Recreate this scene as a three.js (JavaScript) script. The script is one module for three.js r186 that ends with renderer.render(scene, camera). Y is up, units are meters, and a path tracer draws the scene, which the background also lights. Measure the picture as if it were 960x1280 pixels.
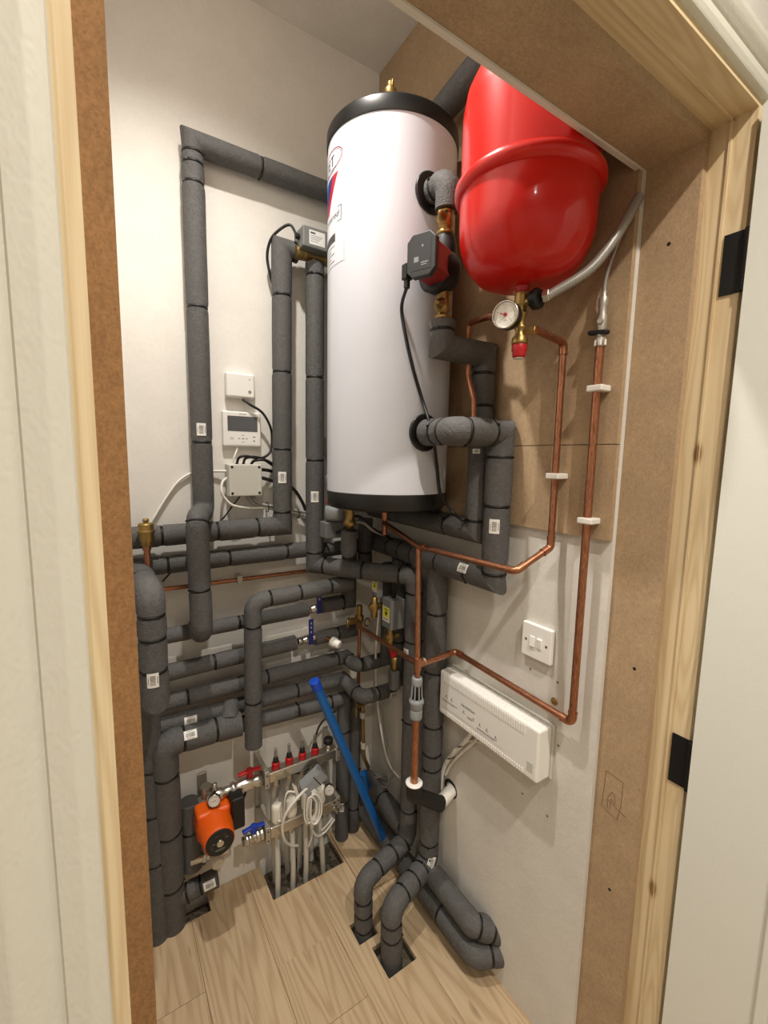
import * as THREE from 'three';
import { RoundedBoxGeometry } from 'three/addons/geometries/RoundedBoxGeometry.js';
import { mergeGeometries, toCreasedNormals } from 'three/addons/utils/BufferGeometryUtils.js';
import { RectAreaLightUniformsLib } from 'three/addons/lights/RectAreaLightUniformsLib.js';
import { Brush, Evaluator, SUBTRACTION } from 'three-bvh-csg';

// ---------------------------------------------------------------- camera, light, exposure
const scene = new THREE.Scene();
scene.background = new THREE.Color(0x000000);
const FPX = 551.036, YAW = -0.574802, PITCH = -0.121305, ROLL = 0.01837;
const CAM = new THREE.Vector3(-0.9, 1.494, 1.4513);
const camera = new THREE.PerspectiveCamera(2 * Math.atan(640 / FPX) * 180 / Math.PI, 0.75, 0.02, 30);
camera.position.copy(CAM);
camera.rotation.set(PITCH, YAW, ROLL, 'YXZ');
camera.updateMatrixWorld(true);
scene.add(camera);
const renderer = new THREE.WebGLRenderer({ antialias: true });
renderer.toneMapping = THREE.LinearToneMapping;
renderer.toneMappingExposure = 1.0;
renderer.shadowMap.enabled = true;
RectAreaLightUniformsLib.init();
const CEIL = 2.815;
const CLOSET_LAMP = { at: [-0.67, CEIL, 0.58], power: 6.6, color: 0xfff8ef };
const HALL_LAMP = { at: [-0.47, CEIL, 1.84], power: 9.5, color: 0xfff5e8 };
const HALL_LAMP_2 = { at: [-1.45, CEIL, 2.5], power: 6.5, color: 0xfff5e8 };

// ---------------------------------------------------------------- helpers
const V = (x, y, z) => new THREE.Vector3(x, y, z);
let seed = 7;
const rnd = () => { seed = (seed * 1664525 + 1013904223) >>> 0; return seed / 4294967296; };
const rr = (a, b) => a + (b - a) * rnd();
// photo pixel -> direction, then where it meets a wall, the floor or a plane through a thing
const rotM = new THREE.Matrix4().makeRotationFromEuler(camera.rotation);
const ray = (x, y) => V(x - 480, 640 - y, -FPX).applyMatrix4(rotM);
const hit = (ax, v, x, y) => { const d = ray(x, y); return CAM.clone().addScaledVector(d, (v - CAM[ax]) / d[ax]); };
const B = (x, y, z) => hit('z', z, x, y);      // plane parallel to the back wall
const W = (x, y, ox) => hit('x', ox, x, y);    // plane parallel to the right wall
const F = (x, y, h = 0) => hit('y', h, x, y);  // horizontal plane
const colN = px => ray(px, 0).cross(ray(px, 1000));
const rowN = py => ray(0, py).cross(ray(1000, py));
const colX = (px, y, z) => { const n = colN(px); return CAM.x - (n.y * (y - CAM.y) + n.z * (z - CAM.z)) / n.x; };
const colZ = (px, y, x) => { const n = colN(px); return CAM.z - (n.y * (y - CAM.y) + n.x * (x - CAM.x)) / n.z; };
const rowY = (py, x, z) => { const n = rowN(py); return CAM.y - (n.x * (x - CAM.x) + n.z * (z - CAM.z)) / n.y; };
const inv = rotM.clone().invert();
const proj = p => { const c = p.clone().sub(CAM).applyMatrix4(inv); return [480 + FPX * c.x / -c.z, 640 - FPX * c.y / -c.z]; };

const used = {};
function numbered(n) { if (!(n in used)) { used[n] = 0; return n; } used[n]++; return n + '_' + String(used[n]).padStart(3, '0'); }
function shadow(m) { m.castShadow = true; m.receiveShadow = true; return m; }
function thing(name, label, category, group) {
  const g = new THREE.Group(); g.name = numbered(name); g.userData = { label, category };
  if (group) g.userData.group = group;
  scene.add(g); return g;
}
function clean(g) {
  if (g.index) g = g.toNonIndexed();
  for (const k of Object.keys(g.attributes)) if (!['position', 'normal', 'uv'].includes(k)) g.deleteAttribute(k);
  return g;
}
const merge = a => a.length === 1 ? a[0] : mergeGeometries(a.map(clean));
function part(name, geo, mat, parent, label) {
  const m = shadow(new THREE.Mesh(Array.isArray(geo) ? merge(geo) : geo, mat)); m.name = name;
  if (label) m.userData.label = label;
  parent.add(m); return m;
}
function solo(name, label, category, geo, mat, group) {
  const m = shadow(new THREE.Mesh(Array.isArray(geo) ? merge(geo) : geo, mat));
  m.name = numbered(name); m.userData = { label, category }; if (group) m.userData.group = group; scene.add(m); return m;
}
function struct(name, geo, mat, label) {
  const m = shadow(new THREE.Mesh(Array.isArray(geo) ? merge(geo) : geo, mat));
  m.name = name; m.userData = { kind: 'structure' }; if (label) m.userData.label = label; scene.add(m); return m;
}
// boxes given by min / max corners with uv in metres
function boxUV(g, along = 'y') {
  g = clean(g); const p = g.attributes.position, n = g.attributes.normal, uv = new Float32Array(p.count * 2);
  for (let i = 0; i < p.count; i++) {
    const a = [p.getX(i), p.getY(i), p.getZ(i)], m = [Math.abs(n.getX(i)), Math.abs(n.getY(i)), Math.abs(n.getZ(i))];
    const k = m.indexOf(Math.max(...m)), ia = 'xyz'.indexOf(along);
    const o = [0, 1, 2].filter(j => j !== k); let u, v;
    if (o.includes(ia)) { v = a[ia]; u = a[o.find(j => j !== ia)]; } else { u = a[o[0]]; v = a[o[1]]; }
    uv[2 * i] = u + 0.37 * k; uv[2 * i + 1] = v;
  }
  g.setAttribute('uv', new THREE.BufferAttribute(uv, 2)); return g;
}
const bx = (x0, x1, y0, y1, z0, z1, along = 'y') =>
  boxUV(new THREE.BoxGeometry(x1 - x0, y1 - y0, z1 - z0).translate((x0 + x1) / 2, (y0 + y1) / 2, (z0 + z1) / 2), along);
const rbx = (x0, x1, y0, y1, z0, z1, r = 0.003, s = 2) =>
  boxUV(new RoundedBoxGeometry(x1 - x0, y1 - y0, z1 - z0, s, r).translate((x0 + x1) / 2, (y0 + y1) / 2, (z0 + z1) / 2));
const UP = V(0, 1, 0);
// lathe profile [[radius, t], ...] along a -> direction
function lat(a, dir, prof, seg = 24) {
  const g = new THREE.LatheGeometry(prof.map(([r, t]) => new THREE.Vector2(Math.max(r, 1e-5), t)), seg);
  g.applyQuaternion(new THREE.Quaternion().setFromUnitVectors(UP, dir.clone().normalize()));
  return g.translate(a.x, a.y, a.z);
}
// closed cylinder from a to b with small chamfers
function rod(a, b, r, seg = 16, c = 0.0008) {
  const d = b.clone().sub(a), L = d.length();
  return lat(a, d, [[0, 0], [r - c, 0], [r, c], [r, L - c], [r - c, L], [0, L]], seg);
}
const hexnut = (a, b, r) => { const g = rod(a, b, r, 6, 0.001); return g.toNonIndexed ? (() => { const q = clean(g); q.computeVertexNormals(); return q; })() : g; };
// smooth tube through points
function tube(pts, r, seg = 64, rad = 8, tension = 0.5) {
  const c = new THREE.CatmullRomCurve3(pts, false, 'catmullrom', tension);
  return new THREE.TubeGeometry(c, seg, r, rad, false);
}
function cable(name, label, pts, r, mat, group, seg = 60) { return solo(name, label, 'cable', tube(pts, r, seg, 8), mat, group); }

// ---------------------------------------------------------------- procedural textures
function hash(x, y, s) { let h = (x * 374761393 + y * 668265263 + s * 974634777) | 0; h = Math.imul(h ^ (h >>> 13), 1274126177); return ((h ^ (h >>> 16)) >>> 0) / 4294967296; }
function vnoise(x, y, px, py, s) {
  const xi = Math.floor(x), yi = Math.floor(y), fx = x - xi, fy = y - yi, w = t => t * t * (3 - 2 * t);
  const m = (a, n) => ((a % n) + n) % n, u = w(fx), v = w(fy);
  const a = hash(m(xi, px), m(yi, py), s), b = hash(m(xi + 1, px), m(yi, py), s), c = hash(m(xi, px), m(yi + 1, py), s), d = hash(m(xi + 1, px), m(yi + 1, py), s);
  return a + (b - a) * u + (c - a) * v + (a - b - c + d) * u * v;
}
function tex(n, fn, size, srgb = true, m = n) {
  const d = new Uint8Array(n * m * 4);
  for (let j = 0; j < m; j++) for (let i = 0; i < n; i++) {
    const c = fn(i / n, j / m), k = (j * n + i) * 4;
    const q = Array.isArray(c) ? c : [c, c, c];
    for (let t = 0; t < 3; t++) d[k + t] = Math.max(0, Math.min(255, q[t]));
    d[k + 3] = 255;
  }
  const t = new THREE.DataTexture(d, n, m); t.wrapS = t.wrapT = THREE.RepeatWrapping;
  t.magFilter = THREE.LinearFilter; t.minFilter = THREE.LinearMipmapLinearFilter; t.generateMipmaps = true;
  if (srgb) t.colorSpace = THREE.SRGBColorSpace;
  const [sx, sy] = Array.isArray(size) ? size : [size, size]; t.repeat.set(1 / sx, 1 / sy); t.needsUpdate = true; return t;
}
const nz = (u, v, f, s, g = f) => vnoise(u * f, v * g, f, g, s);
const mix = (a, b, t) => a.map((x, i) => x + (b[i] - x) * t);

const foamBump = tex(256, (u, v) => 255 * (0.45 * nz(u, v, 128, 1) + 0.35 * nz(u, v, 48, 2) + 0.2 * nz(u, v, 12, 3)), 0.12, false);
const foamMap = tex(256, (u, v) => { const q = 0.5 * nz(u, v, 128, 4) + 0.5 * nz(u, v, 24, 5); const b = 74 + 24 * q; return [b, b - 0.5, b - 1.5]; }, 0.12);
const mdfFn = (base, k) => (u, v) => {
  const f = nz(u, v, 256, 11), s = nz(u, v, 160, 12, 90), c = nz(u, v, 8, 13), m = nz(u, v, 40, 14);
  const t = (f - 0.5) * 0.16 + (s - 0.5) * 0.14 + (c - 0.5) * 0.09 + (m - 0.5) * 0.06;
  const dark = s > 0.86 ? -0.12 : 0; return base.map(x => x * (1 + k * (t + dark)));
};
const mdfMap = tex(512, mdfFn([172, 147, 116], 0.65), 0.45);
const mdfEdgeMap = tex(512, mdfFn([154, 116, 76], 0.9), 0.35);
const wallMap = tex(512, (u, v) => { const q = (nz(u, v, 6, 21) - 0.5) * 7 + (nz(u, v, 30, 22) - 0.5) * 4 + (nz(u, v, 200, 23) - 0.5) * 4; return [228 + q, 225 + q, 218 + q]; }, 1.3);
const plasterMap = tex(512, (u, v) => { const q = (nz(u, v, 5, 25) - 0.5) * 10 + (nz(u, v, 22, 26) - 0.5) * 7 + (nz(u, v, 160, 27) - 0.5) * 5; return [214 + q, 211 + q, 203 + q]; }, 1.1);
const wallBump = tex(256, (u, v) => 255 * (0.5 * nz(u, v, 24, 24) + 0.5 * nz(u, v, 100, 28)), 0.3, false);
function grain(u, v, ring, s) {
  const w = nz(u, v, 6, s, 3) * 1.3 + nz(u, v, 14, s + 1, 4) * 0.35;
  const r = 0.5 + 0.5 * Math.sin((u * ring + w * 3.2) * Math.PI * 2);
  return 0.55 * Math.pow(r, 1.6) + 0.3 * nz(u, v, 220, s + 2, 7) + 0.15 * nz(u, v, 100, s + 3, 20);
}
const pineMap = tex(512, (u, v) => {
  let g = grain(u, v, 6, 31); let c = mix([222, 205, 168], [194, 167, 126], 0.7 * g);
  for (const [ku, kv, kr] of [[0.3, 0.21, 0.045], [0.72, 0.68, 0.035]]) {
    const d = Math.hypot((u - ku) * 1.0, (v - kv) * 2.2) / kr;
    if (d < 2.2) { const t = d < 1 ? 0.75 + 0.2 * Math.sin(d * 20) : 0.5 * Math.pow((2.2 - d) / 1.2, 2); c = mix(c, [116, 82, 46], Math.min(1, t)); }
  }
  return c;
}, [0.16, 0.9]);
const oakTex = s => tex(512, (u, v) => {
  const cx = (u - 0.5) * 2, arch = Math.exp(-cx * cx * 3) * 0.9;
  const w = nz(u, v, 5, s, 3) * 1.1 + nz(u, v, 12, s + 1, 5) * 0.3;
  const r = 0.5 + 0.5 * Math.sin((v * 7 * arch + Math.abs(cx) * 6 + w * 2.4) * Math.PI * 2);
  const fine = nz(u, v, 240, s + 2, 14), kn = nz(u, v, 9, s + 4, 7);
  const t = 0.34 * Math.pow(r, 2) + 0.36 * fine + 0.2 * nz(u, v, 3, s + 5, 5);
  let c = mix([205, 184, 152], [158, 131, 98], t); if (kn > 0.93) c = mix(c, [110, 88, 64], (kn - 0.93) * 8); return c;
}, [0.19, 1.0]);
const concMap = tex(256, (u, v) => { const q = nz(u, v, 10, 51) * 0.4 + nz(u, v, 60, 52) * 0.6; return mix([86, 78, 66], [146, 134, 114], q); }, 0.25);
const paintBump = tex(256, (u, v) => 255 * (0.6 * nz(u, v, 40, 61, 10) + 0.4 * nz(u, v, 120, 62, 60)), 0.2, false);
const copperMap = tex(256, (u, v) => { const q = nz(u, v, 8, 71, 30), w = nz(u, v, 20, 72, 9), s = nz(u, v, 90, 73); let c = mix([196, 140, 110], [148, 94, 66], q * 0.8); if (w > 0.62) c = mix(c, [104, 76, 54], (w - 0.62) * 2); return c.map(x => x * (0.92 + 0.16 * s)); }, [0.05, 0.25]);
const braidMap = tex(128, (u, v) => { const a = Math.sin((u * 8 + v * 8) * Math.PI * 2), b = Math.sin((u * 8 - v * 8) * Math.PI * 2); return 120 + 100 * Math.max(a, b); }, [0.25, 0.02]);

const std = (o) => new THREE.MeshStandardMaterial(o);
const M = {
  foam: std({ map: foamMap, bumpMap: foamBump, bumpScale: 0.002, roughness: 0.72 }),
  tape: std({ color: 0x0b0b0b, roughness: 0.5 }),
  mdf: std({ map: mdfMap, roughness: 0.82 }),
  mdfEdge: std({ map: mdfEdgeMap, roughness: 0.9 }),
  wall: std({ map: wallMap, bumpMap: wallBump, bumpScale: 0.0003, roughness: 0.75 }),
  plaster: std({ map: plasterMap, bumpMap: wallBump, bumpScale: 0.0004, roughness: 0.8 }),
  ceiling: std({ map: plasterMap, roughness: 0.9 }),
  board: std({ color: 0xd8d3c8, roughness: 0.9 }),
  pine: std({ map: pineMap, roughness: 0.65 }),
  primer: std({ color: 0xcfcdc0, bumpMap: paintBump, bumpScale: 0.0004, roughness: 0.6 }),
  door: std({ color: 0xe0e2da, bumpMap: paintBump, bumpScale: 0.0002, roughness: 0.5 }),
  black: std({ color: 0x111111, roughness: 0.55 }),
  hinge: std({ color: 0x0d0d0e, roughness: 0.6, metalness: 0.3 }),
  gap: std({ color: 0x1a1714, roughness: 1 }),
  oak: [41, 141, 241, 341].map(s => std({ map: oakTex(s), roughness: 0.5 })),
  concrete: std({ map: concMap, bumpMap: foamBump, bumpScale: 0.004, roughness: 0.95 }),
  tank: new THREE.MeshPhysicalMaterial({ color: 0xcdd0d9, roughness: 0.32, clearcoat: 0.2, clearcoatRoughness: 0.3 }),
  lid: std({ color: 0x131313, roughness: 0.36 }),
  red: new THREE.MeshPhysicalMaterial({ color: 0xc4150c, roughness: 0.34, specularIntensity: 0.6, clearcoat: 0.35, clearcoatRoughness: 0.1 }),
  copper: std({ map: copperMap, metalness: 0.92, roughness: 0.34 }),
  solder: std({ color: 0xb9a68c, metalness: 0.9, roughness: 0.4 }),
  brass: std({ color: 0xa48a55, metalness: 0.92, roughness: 0.4 }),
  chrome: std({ color: 0xc9c4ba, metalness: 0.95, roughness: 0.26 }),
  steel: std({ color: 0xb5b0a6, metalness: 0.7, roughness: 0.42 }),
  braid: std({ map: braidMap, color: 0xe6e2da, metalness: 0.55, roughness: 0.4 }),
  white: std({ color: 0xecebe6, roughness: 0.4 }),
  cream: std({ color: 0xe4e0d2, roughness: 0.42 }),
  softWhite: std({ color: 0xe6e4dd, roughness: 0.5 }),
  jbox: std({ color: 0xc9c9bf, roughness: 0.5 }),
  screen: std({ color: 0x55565a, roughness: 0.2 }),
  greyPlastic: std({ color: 0x8d9194, roughness: 0.5 }),
  greyBox: std({ color: 0x6f7170, roughness: 0.55 }),
  redPlastic: std({ color: 0xb3161d, roughness: 0.4 }),
  redPump: std({ color: 0x8d1019, roughness: 0.45 }),
  anthracite: std({ color: 0x2c2d2f, roughness: 0.45 }),
  orange: std({ color: 0xe35c0e, roughness: 0.42 }),
  blue: std({ color: 0x0b5ea8, roughness: 0.42 }),
  blueCap: std({ color: 0x0a45b8, roughness: 0.5 }),
  blueLever: std({ color: 0x14226e, roughness: 0.45 }),
  blueValve: std({ color: 0x1b3fae, roughness: 0.4 }),
  pex: std({ color: 0xc3c0b6, roughness: 0.5 }),
  smoke: new THREE.MeshPhysicalMaterial({ color: 0xc9c6b8, roughness: 0.1, transmission: 0.75, thickness: 0, ior: 1.45 }),
  wireWhite: std({ color: 0xe3e1d8, roughness: 0.5 }),
  wireGrey: std({ color: 0x9a9893, roughness: 0.5 }),
  wireBlack: std({ color: 0x0e0e0e, roughness: 0.45 }),
  pencil: std({ color: 0x7d6650, roughness: 0.9 }),
};
// printed labels drawn on a canvas
function print(w, h, draw, o = {}) {
  const c = document.createElement('canvas'); c.width = w; c.height = h; const g = c.getContext('2d'); draw(g, w, h);
  const t = new THREE.CanvasTexture(c); t.colorSpace = THREE.SRGBColorSpace; t.needsUpdate = true;
  return std({ map: t, roughness: 0.5, ...o });
}
M.barcode = print(96, 128, (g, w, h) => {
  g.fillStyle = '#e9e7e2'; g.fillRect(0, 0, w, h); g.fillStyle = '#222';
  let y = 22; let s = 3; while (y < h - 24) { s = (s * 7 + 3) % 11; const t = 2 + s % 5; g.fillRect(26, y, 44, t); y += t + 3 + (s % 3); }
  g.fillRect(8, 30, 5, 66); g.fillRect(82, 30, 4, 60);
});
M.qr = print(96, 96, (g, w, h) => { g.fillStyle = '#e9e7e2'; g.fillRect(0, 0, w, h); g.fillStyle = '#555'; g.fillRect(18, 40, 60, 5); g.fillRect(18, 52, 60, 5); g.fillRect(18, 64, 44, 5); });
M.warn = print(96, 128, (g, w, h) => {
  g.fillStyle = '#dcd9c9'; g.fillRect(0, 0, w, h); g.fillStyle = '#d6d21f'; g.fillRect(6, 6, w - 12, h - 46);
  g.fillStyle = '#222'; g.beginPath(); g.moveTo(w / 2, 84); g.lineTo(w / 2 - 22, 44); g.lineTo(w / 2 + 22, 44); g.fill();
  g.fillRect(20, 16, 56, 6); g.fillRect(26, 28, 44, 5); g.fillRect(14, 100, 66, 4); g.fillRect(14, 110, 58, 4);
});

// ---------------------------------------------------------------- the setting
const WL = -1.02;             // closet left wall
const OPL = -0.90, OPR = 0.03, HEAD = 2.072;   // pine door lining faces
// back wall, right wall, left wall, ceiling
struct('wall_back', bx(WL - 0.1, 0.15, -0.1, CEIL + 0.1, -0.12, 0), M.wall, 'white painted back wall of the plant cupboard');
const wr = struct('wall_right', bx(0.0, 0.14, -0.1, CEIL + 0.1, 0, 0.947), M.plaster, 'white right wall of the cupboard with fibreboard panels above');
// fibreboard panels over the upper part of the right wall
{
  const t = 0.012;
  part('panel', bx(-t, -0.0002, 1.532, CEIL - 0.001, 0.001, 0.946), M.mdf, wr, 'large brown fibreboard panel');
  part('panel', bx(-t + 0.0006, -0.0002, 1.331, 1.5302, 0.001, 0.946), M.mdf, wr, 'low brown fibreboard strip');
}
struct('wall_left', bx(WL - 0.12, WL, -0.1, CEIL + 0.1, 0, 1.107), M.wall);
struct('ceiling', bx(WL - 0.12, 0.15, CEIL, CEIL + 0.12, -0.12, 1.0), M.ceiling);
// wall around the doorway (hall side face at z = 1.107)
struct('wall_front', [
  bx(-2.6, OPL - 0.03, -0.1, CEIL + 0.1, 0.947, 1.107),
  bx(OPR + 0.03, 1.8, -0.1, CEIL + 0.1, 0.947, 1.107),
  bx(OPL - 0.03, OPR + 0.03, HEAD + 0.03, CEIL + 0.1, 0.947, 1.107)], M.plaster);
// hall round the photographer
struct('hall_ceiling', bx(-2.6, 1.8, CEIL, CEIL + 0.12, 1.0, 3.6), M.ceiling);
struct('wall_hall_left', bx(-2.72, -2.6, -0.1, CEIL + 0.1, 0.9, 3.7), M.wall);
struct('wall_hall_right', bx(1.8, 1.92, -0.1, CEIL + 0.1, 0.9, 3.7), M.wall);
struct('wall_hall_rear', bx(-2.7, 1.9, -0.1, CEIL + 0.1, 3.6, 3.72), M.wall);
// door lining: pine, then a fibreboard stop standing proud of it
{
  const z0 = 0.9475, zs = 1.045, z1 = 1.112;
  const lining = struct('trim_1', [bx(OPL - 0.03, OPL - 0.0, 0, HEAD + 0.03, z0, z1)], M.pine, 'bare pine door lining, latch side');
  part('lining_leg', bx(OPR, OPR + 0.03, 0, HEAD, z0, z1), M.pine, lining, 'bare pine lining on the hinge side');
  part('lining_head', bx(OPL, OPR + 0.03, HEAD, HEAD + 0.03, z0, z1, 'x'), M.pine, lining, 'bare pine lining head with knots');
  part('rebate_bead', bx(OPR - 0.004, OPR + 0.001, 0, HEAD, zs + 0.03, zs + 0.034), M.pine, lining);
  part('rebate_bead', bx(OPL, OPR, HEAD - 0.004, HEAD + 0.001, zs + 0.03, zs + 0.034, 'x'), M.pine, lining);
  const stop = struct('trim_2', bx(OPL, -0.880, 0, 2.05, z0, zs), M.mdfEdge, 'brown fibreboard stop, latch side');
  part('stop_leg', bx(0.012, OPR, 0, 2.05, z0, zs), M.mdf, stop, 'brown fibreboard stop, hinge side');
  part('stop_head', bx(OPL, OPR, 2.05, HEAD, z0, zs, 'x'), M.mdf, stop, 'brown fibreboard stop under the head');
  // pale plasterboard edge beyond the stop
  struct('trim_3', [bx(WL, 0.0119, 2.0462, CEIL, 0.938, 0.9472), ], M.board, 'pale plasterboard edge above the opening');
  // screw holes and pencil sketch on the stop
  for (const [px, py] of [[836, 305], [762, 1112], [793, 836], [824, 180]]) {
    const p = W(px, py, 0.012); if (py === 180) continue;
    part('screw_hole', lat(p.clone().add(V(0.0002, 0, 0)), V(-1, 0, 0), [[0.0035, 0], [0.0035, 0.0005], [0, 0.0006]], 12), M.gap, stop);
  }
  const ln = (pts, r = 0.0006) => pts.slice(1).map((q, i) => rod(W(...pts[i], 0.0118), W(...q, 0.0118), r, 5, 0.0001));
  part('pencil_mark', [...ln([[758, 963], [779, 978], [776, 1008], [771, 1025], [752, 1006], [758, 963]]),
    ...ln([[759, 1010], [760, 996], [765, 990], [769, 996], [768, 1008]]), ...ln([[762, 1010], [764, 998], [767, 1004]]), ...ln([[759, 998], [772, 1012], [783, 1022]])], M.pencil, stop, 'small pencil sketch');
}
// moulded architrave: latch side, head, hinge side
{
  const prof = [[0, 0], [0, 0.012], [0.001, 0.0136], [0.003, 0.0147], [0.007, 0.0152], [0.010, 0.0158], [0.0125, 0.0164], [0.015, 0.0160], [0.018, 0.0151], [0.022, 0.0146], [0.0245, 0.0144], [0.0252, 0.0122], [0.0262, 0.0120], [0.028, 0.0140], [0.031, 0.0165], [0.035, 0.0192], [0.039, 0.0214], [0.043, 0.0229], [0.047, 0.0238], [0.051, 0.0242], [0.055, 0.0240], [0.058, 0.0232], [0.060, 0.0218], [0.0615, 0.0195], [0.062, 0.0175], [0.062, 0]];
  const zf = 1.107;
  const mk = (len) => {
    const s = new THREE.Shape(); prof.forEach(([a, b], i) => i ? s.lineTo(a, b) : s.moveTo(a, b)); s.closePath();
    return toCreasedNormals(clean(new THREE.ExtrudeGeometry(s, { depth: len, bevelEnabled: false })), 0.6);
  };
  const leg = mk(HEAD + 0.08); // x = width, y = thickness, z = length
  const toLeg = (g, x, sgn) => { g = g.clone(); g.applyMatrix4(new THREE.Matrix4().makeBasis(V(sgn, 0, 0), V(0, 0, 1), V(0, 1, 0)).setPosition(x, 0, zf)); if (sgn > 0) { const i = clean(g); const p = i.attributes.position; for (let k = 0; k < p.count; k += 3) { for (const at of ['position', 'normal', 'uv']) { const A = i.attributes[at], n = A.itemSize; for (let c = 0; c < n; c++) { const t = A.array[(k + 1) * n + c]; A.array[(k + 1) * n + c] = A.array[(k + 2) * n + c]; A.array[(k + 2) * n + c] = t; } } } return toCreasedNormals(i, 0.6); } return clean(g); };
  const cas = struct('trim_4', toLeg(leg, OPL - 0.0115, -1), M.primer, 'primed moulded architrave, latch side');
  part('architrave_leg', toLeg(leg, OPR + 0.012, 1), M.primer, cas, 'primed moulded architrave, hinge side');
  const head = mk(OPR - OPL + 0.17).applyMatrix4(new THREE.Matrix4().makeBasis(V(0, 1, 0), V(0, 0, 1), V(1, 0, 0)).setPosition(OPL - 0.085, HEAD + 0.012, zf));
  part('architrave_head', clean(head), M.primer, cas, 'primed moulded architrave head');
}
// door leaf standing open against the hall
{
  const d = struct('door_1', [bx(0.018, 0.052, 0.008, HEAD - 0.008, 1.122, 1.90)], M.door, 'off-white panelled door standing open');
  const st = 0.135;
  const panel = (y0, y1, z0, z1) => {
    part('panel_moulding', [rbx(0.0115, 0.0185, y0, y0 + 0.018, z0, z1), rbx(0.0115, 0.0185, y1 - 0.018, y1, z0, z1), rbx(0.0115, 0.0185, y0, y1, z0, z0 + 0.018), rbx(0.0115, 0.0185, y0, y1, z1 - 0.018, z1)], M.door, d);
  };
  panel(0.2, 0.86, 1.122 + st, 1.46); panel(0.2, 0.86, 1.56, 1.90 - st);
  panel(0.98, 1.9, 1.122 + st, 1.46); panel(0.98, 1.9, 1.56, 1.90 - st);
  for (const [py, h] of [[331, 0.1], [948, 0.1]]) {
    const p = W(py === 331 ? 912 : 845, py, OPR);
    part('hinge', [bx(OPR - 0.0025, OPR + 0.001, p.y - h / 2, p.y + h / 2, 1.083, 1.118), rod(V(0.024, p.y - h / 2, 1.119), V(0.024, p.y + h / 2, 1.119), 0.0055, 12)], M.hinge, d, 'black butt hinge');
  }
}
// floor: oak boards one by one over a slab, cut out round the pipes
{
  const slab = struct('floor', bx(-2.7, 1.9, -0.12, -0.045, -0.1, 3.7), M.concrete, 'oak effect board floor');
  const holes = [];
  const hole = (x0, x1, z0, z1, ry = 0) => { const b = new Brush(new THREE.BoxGeometry(x1 - x0, 0.1, z1 - z0)); b.position.set((x0 + x1) / 2, -0.005, (z0 + z1) / 2); b.rotation.y = ry; b.updateMatrixWorld(); holes.push({ b, x0: x0 - 0.05, x1: x1 + 0.05, z0: z0 - 0.05, z1: z1 + 0.05 }); };
  hole(-0.475, -0.205, -0.05, 0.15);
  hole(-0.85, -0.66, -0.05, 0.075);
  hole(-0.268, -0.168, 0.452, 0.548);
  hole(-0.296, -0.228, 0.358, 0.426);
  const ev = new Evaluator(); ev.attributes = ['position', 'normal', 'uv'];
  const pw = 0.19, gapw = 0.0012, th = 0.014;
  let n = 0;
  for (let k = 0; k < 23; k++) {
    const x0 = -2.62 + k * pw, off = [0.35, 0.85, 0.1, 0.6][k % 4];
    let z = -off;
    while (z < 3.6) {
      const za = Math.max(z, 0.001), zb = Math.min(z + 1.15, 3.6), xa = x0 + gapw / 2, xb = Math.min(x0 + pw - gapw / 2, 1.79);
      z += 1.15; n++;
      if (xb - xa < 0.02 || zb - za < 0.02) continue;
      let cx0 = xa, cx1 = xb, cz = zb;
      // boards under the cupboard walls are cut to the room
      let g = new THREE.BoxGeometry(cx1 - cx0, th, cz - za - gapw).translate((cx0 + cx1) / 2, -th / 2, (za + cz) / 2);
      const uo = (n * 0.37) % 1;
      const setuv = q => { q = clean(q); const P = q.attributes.position, uv = new Float32Array(P.count * 2); for (let i = 0; i < P.count; i++) { uv[2 * i] = P.getX(i) - x0; uv[2 * i + 1] = P.getZ(i) + uo; } q.setAttribute('uv', new THREE.BufferAttribute(uv, 2)); return q; };
      for (const h of holes) if (h.x0 < cx1 && h.x1 > cx0 && h.z0 < cz && h.z1 > za) {
        const a = new Brush(g); a.updateMatrixWorld(); g = ev.evaluate(a, h.b, SUBTRACTION).geometry;
      }
      part('board', setuv(g), M.oak[n % 4], slab);
    }
  }
  part('floor_patch', bx(-0.20, -0.06, -0.001, 0.010, 0.02, 0.30, 'z'), M.oak[1], slab, 'short loose offcut of board');
  // crumbled screed in the opening under the manifold
  const rub = []; for (let i = 0; i < 130; i++) { const s = rr(0.004, 0.014); const g = new THREE.IcosahedronGeometry(s, 0); g.rotateX(rr(0, 3)); g.rotateY(rr(0, 3)); g.scale(1, 0.7, 1); g.translate(rr(-0.465, -0.215), -0.04 + s * 0.3, rr(0.005, 0.14)); rub.push(g); }
  for (let i = 0; i < 40; i++) { const s = rr(0.003, 0.009); const g = new THREE.IcosahedronGeometry(s, 0); g.translate(rr(-0.84, -0.67), -0.04, rr(0.005, 0.065)); rub.push(g); }
  const r = part('rubble', rub, M.concrete, slab, 'crumbled screed'); r.userData.kind = 'stuff';
}
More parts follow.
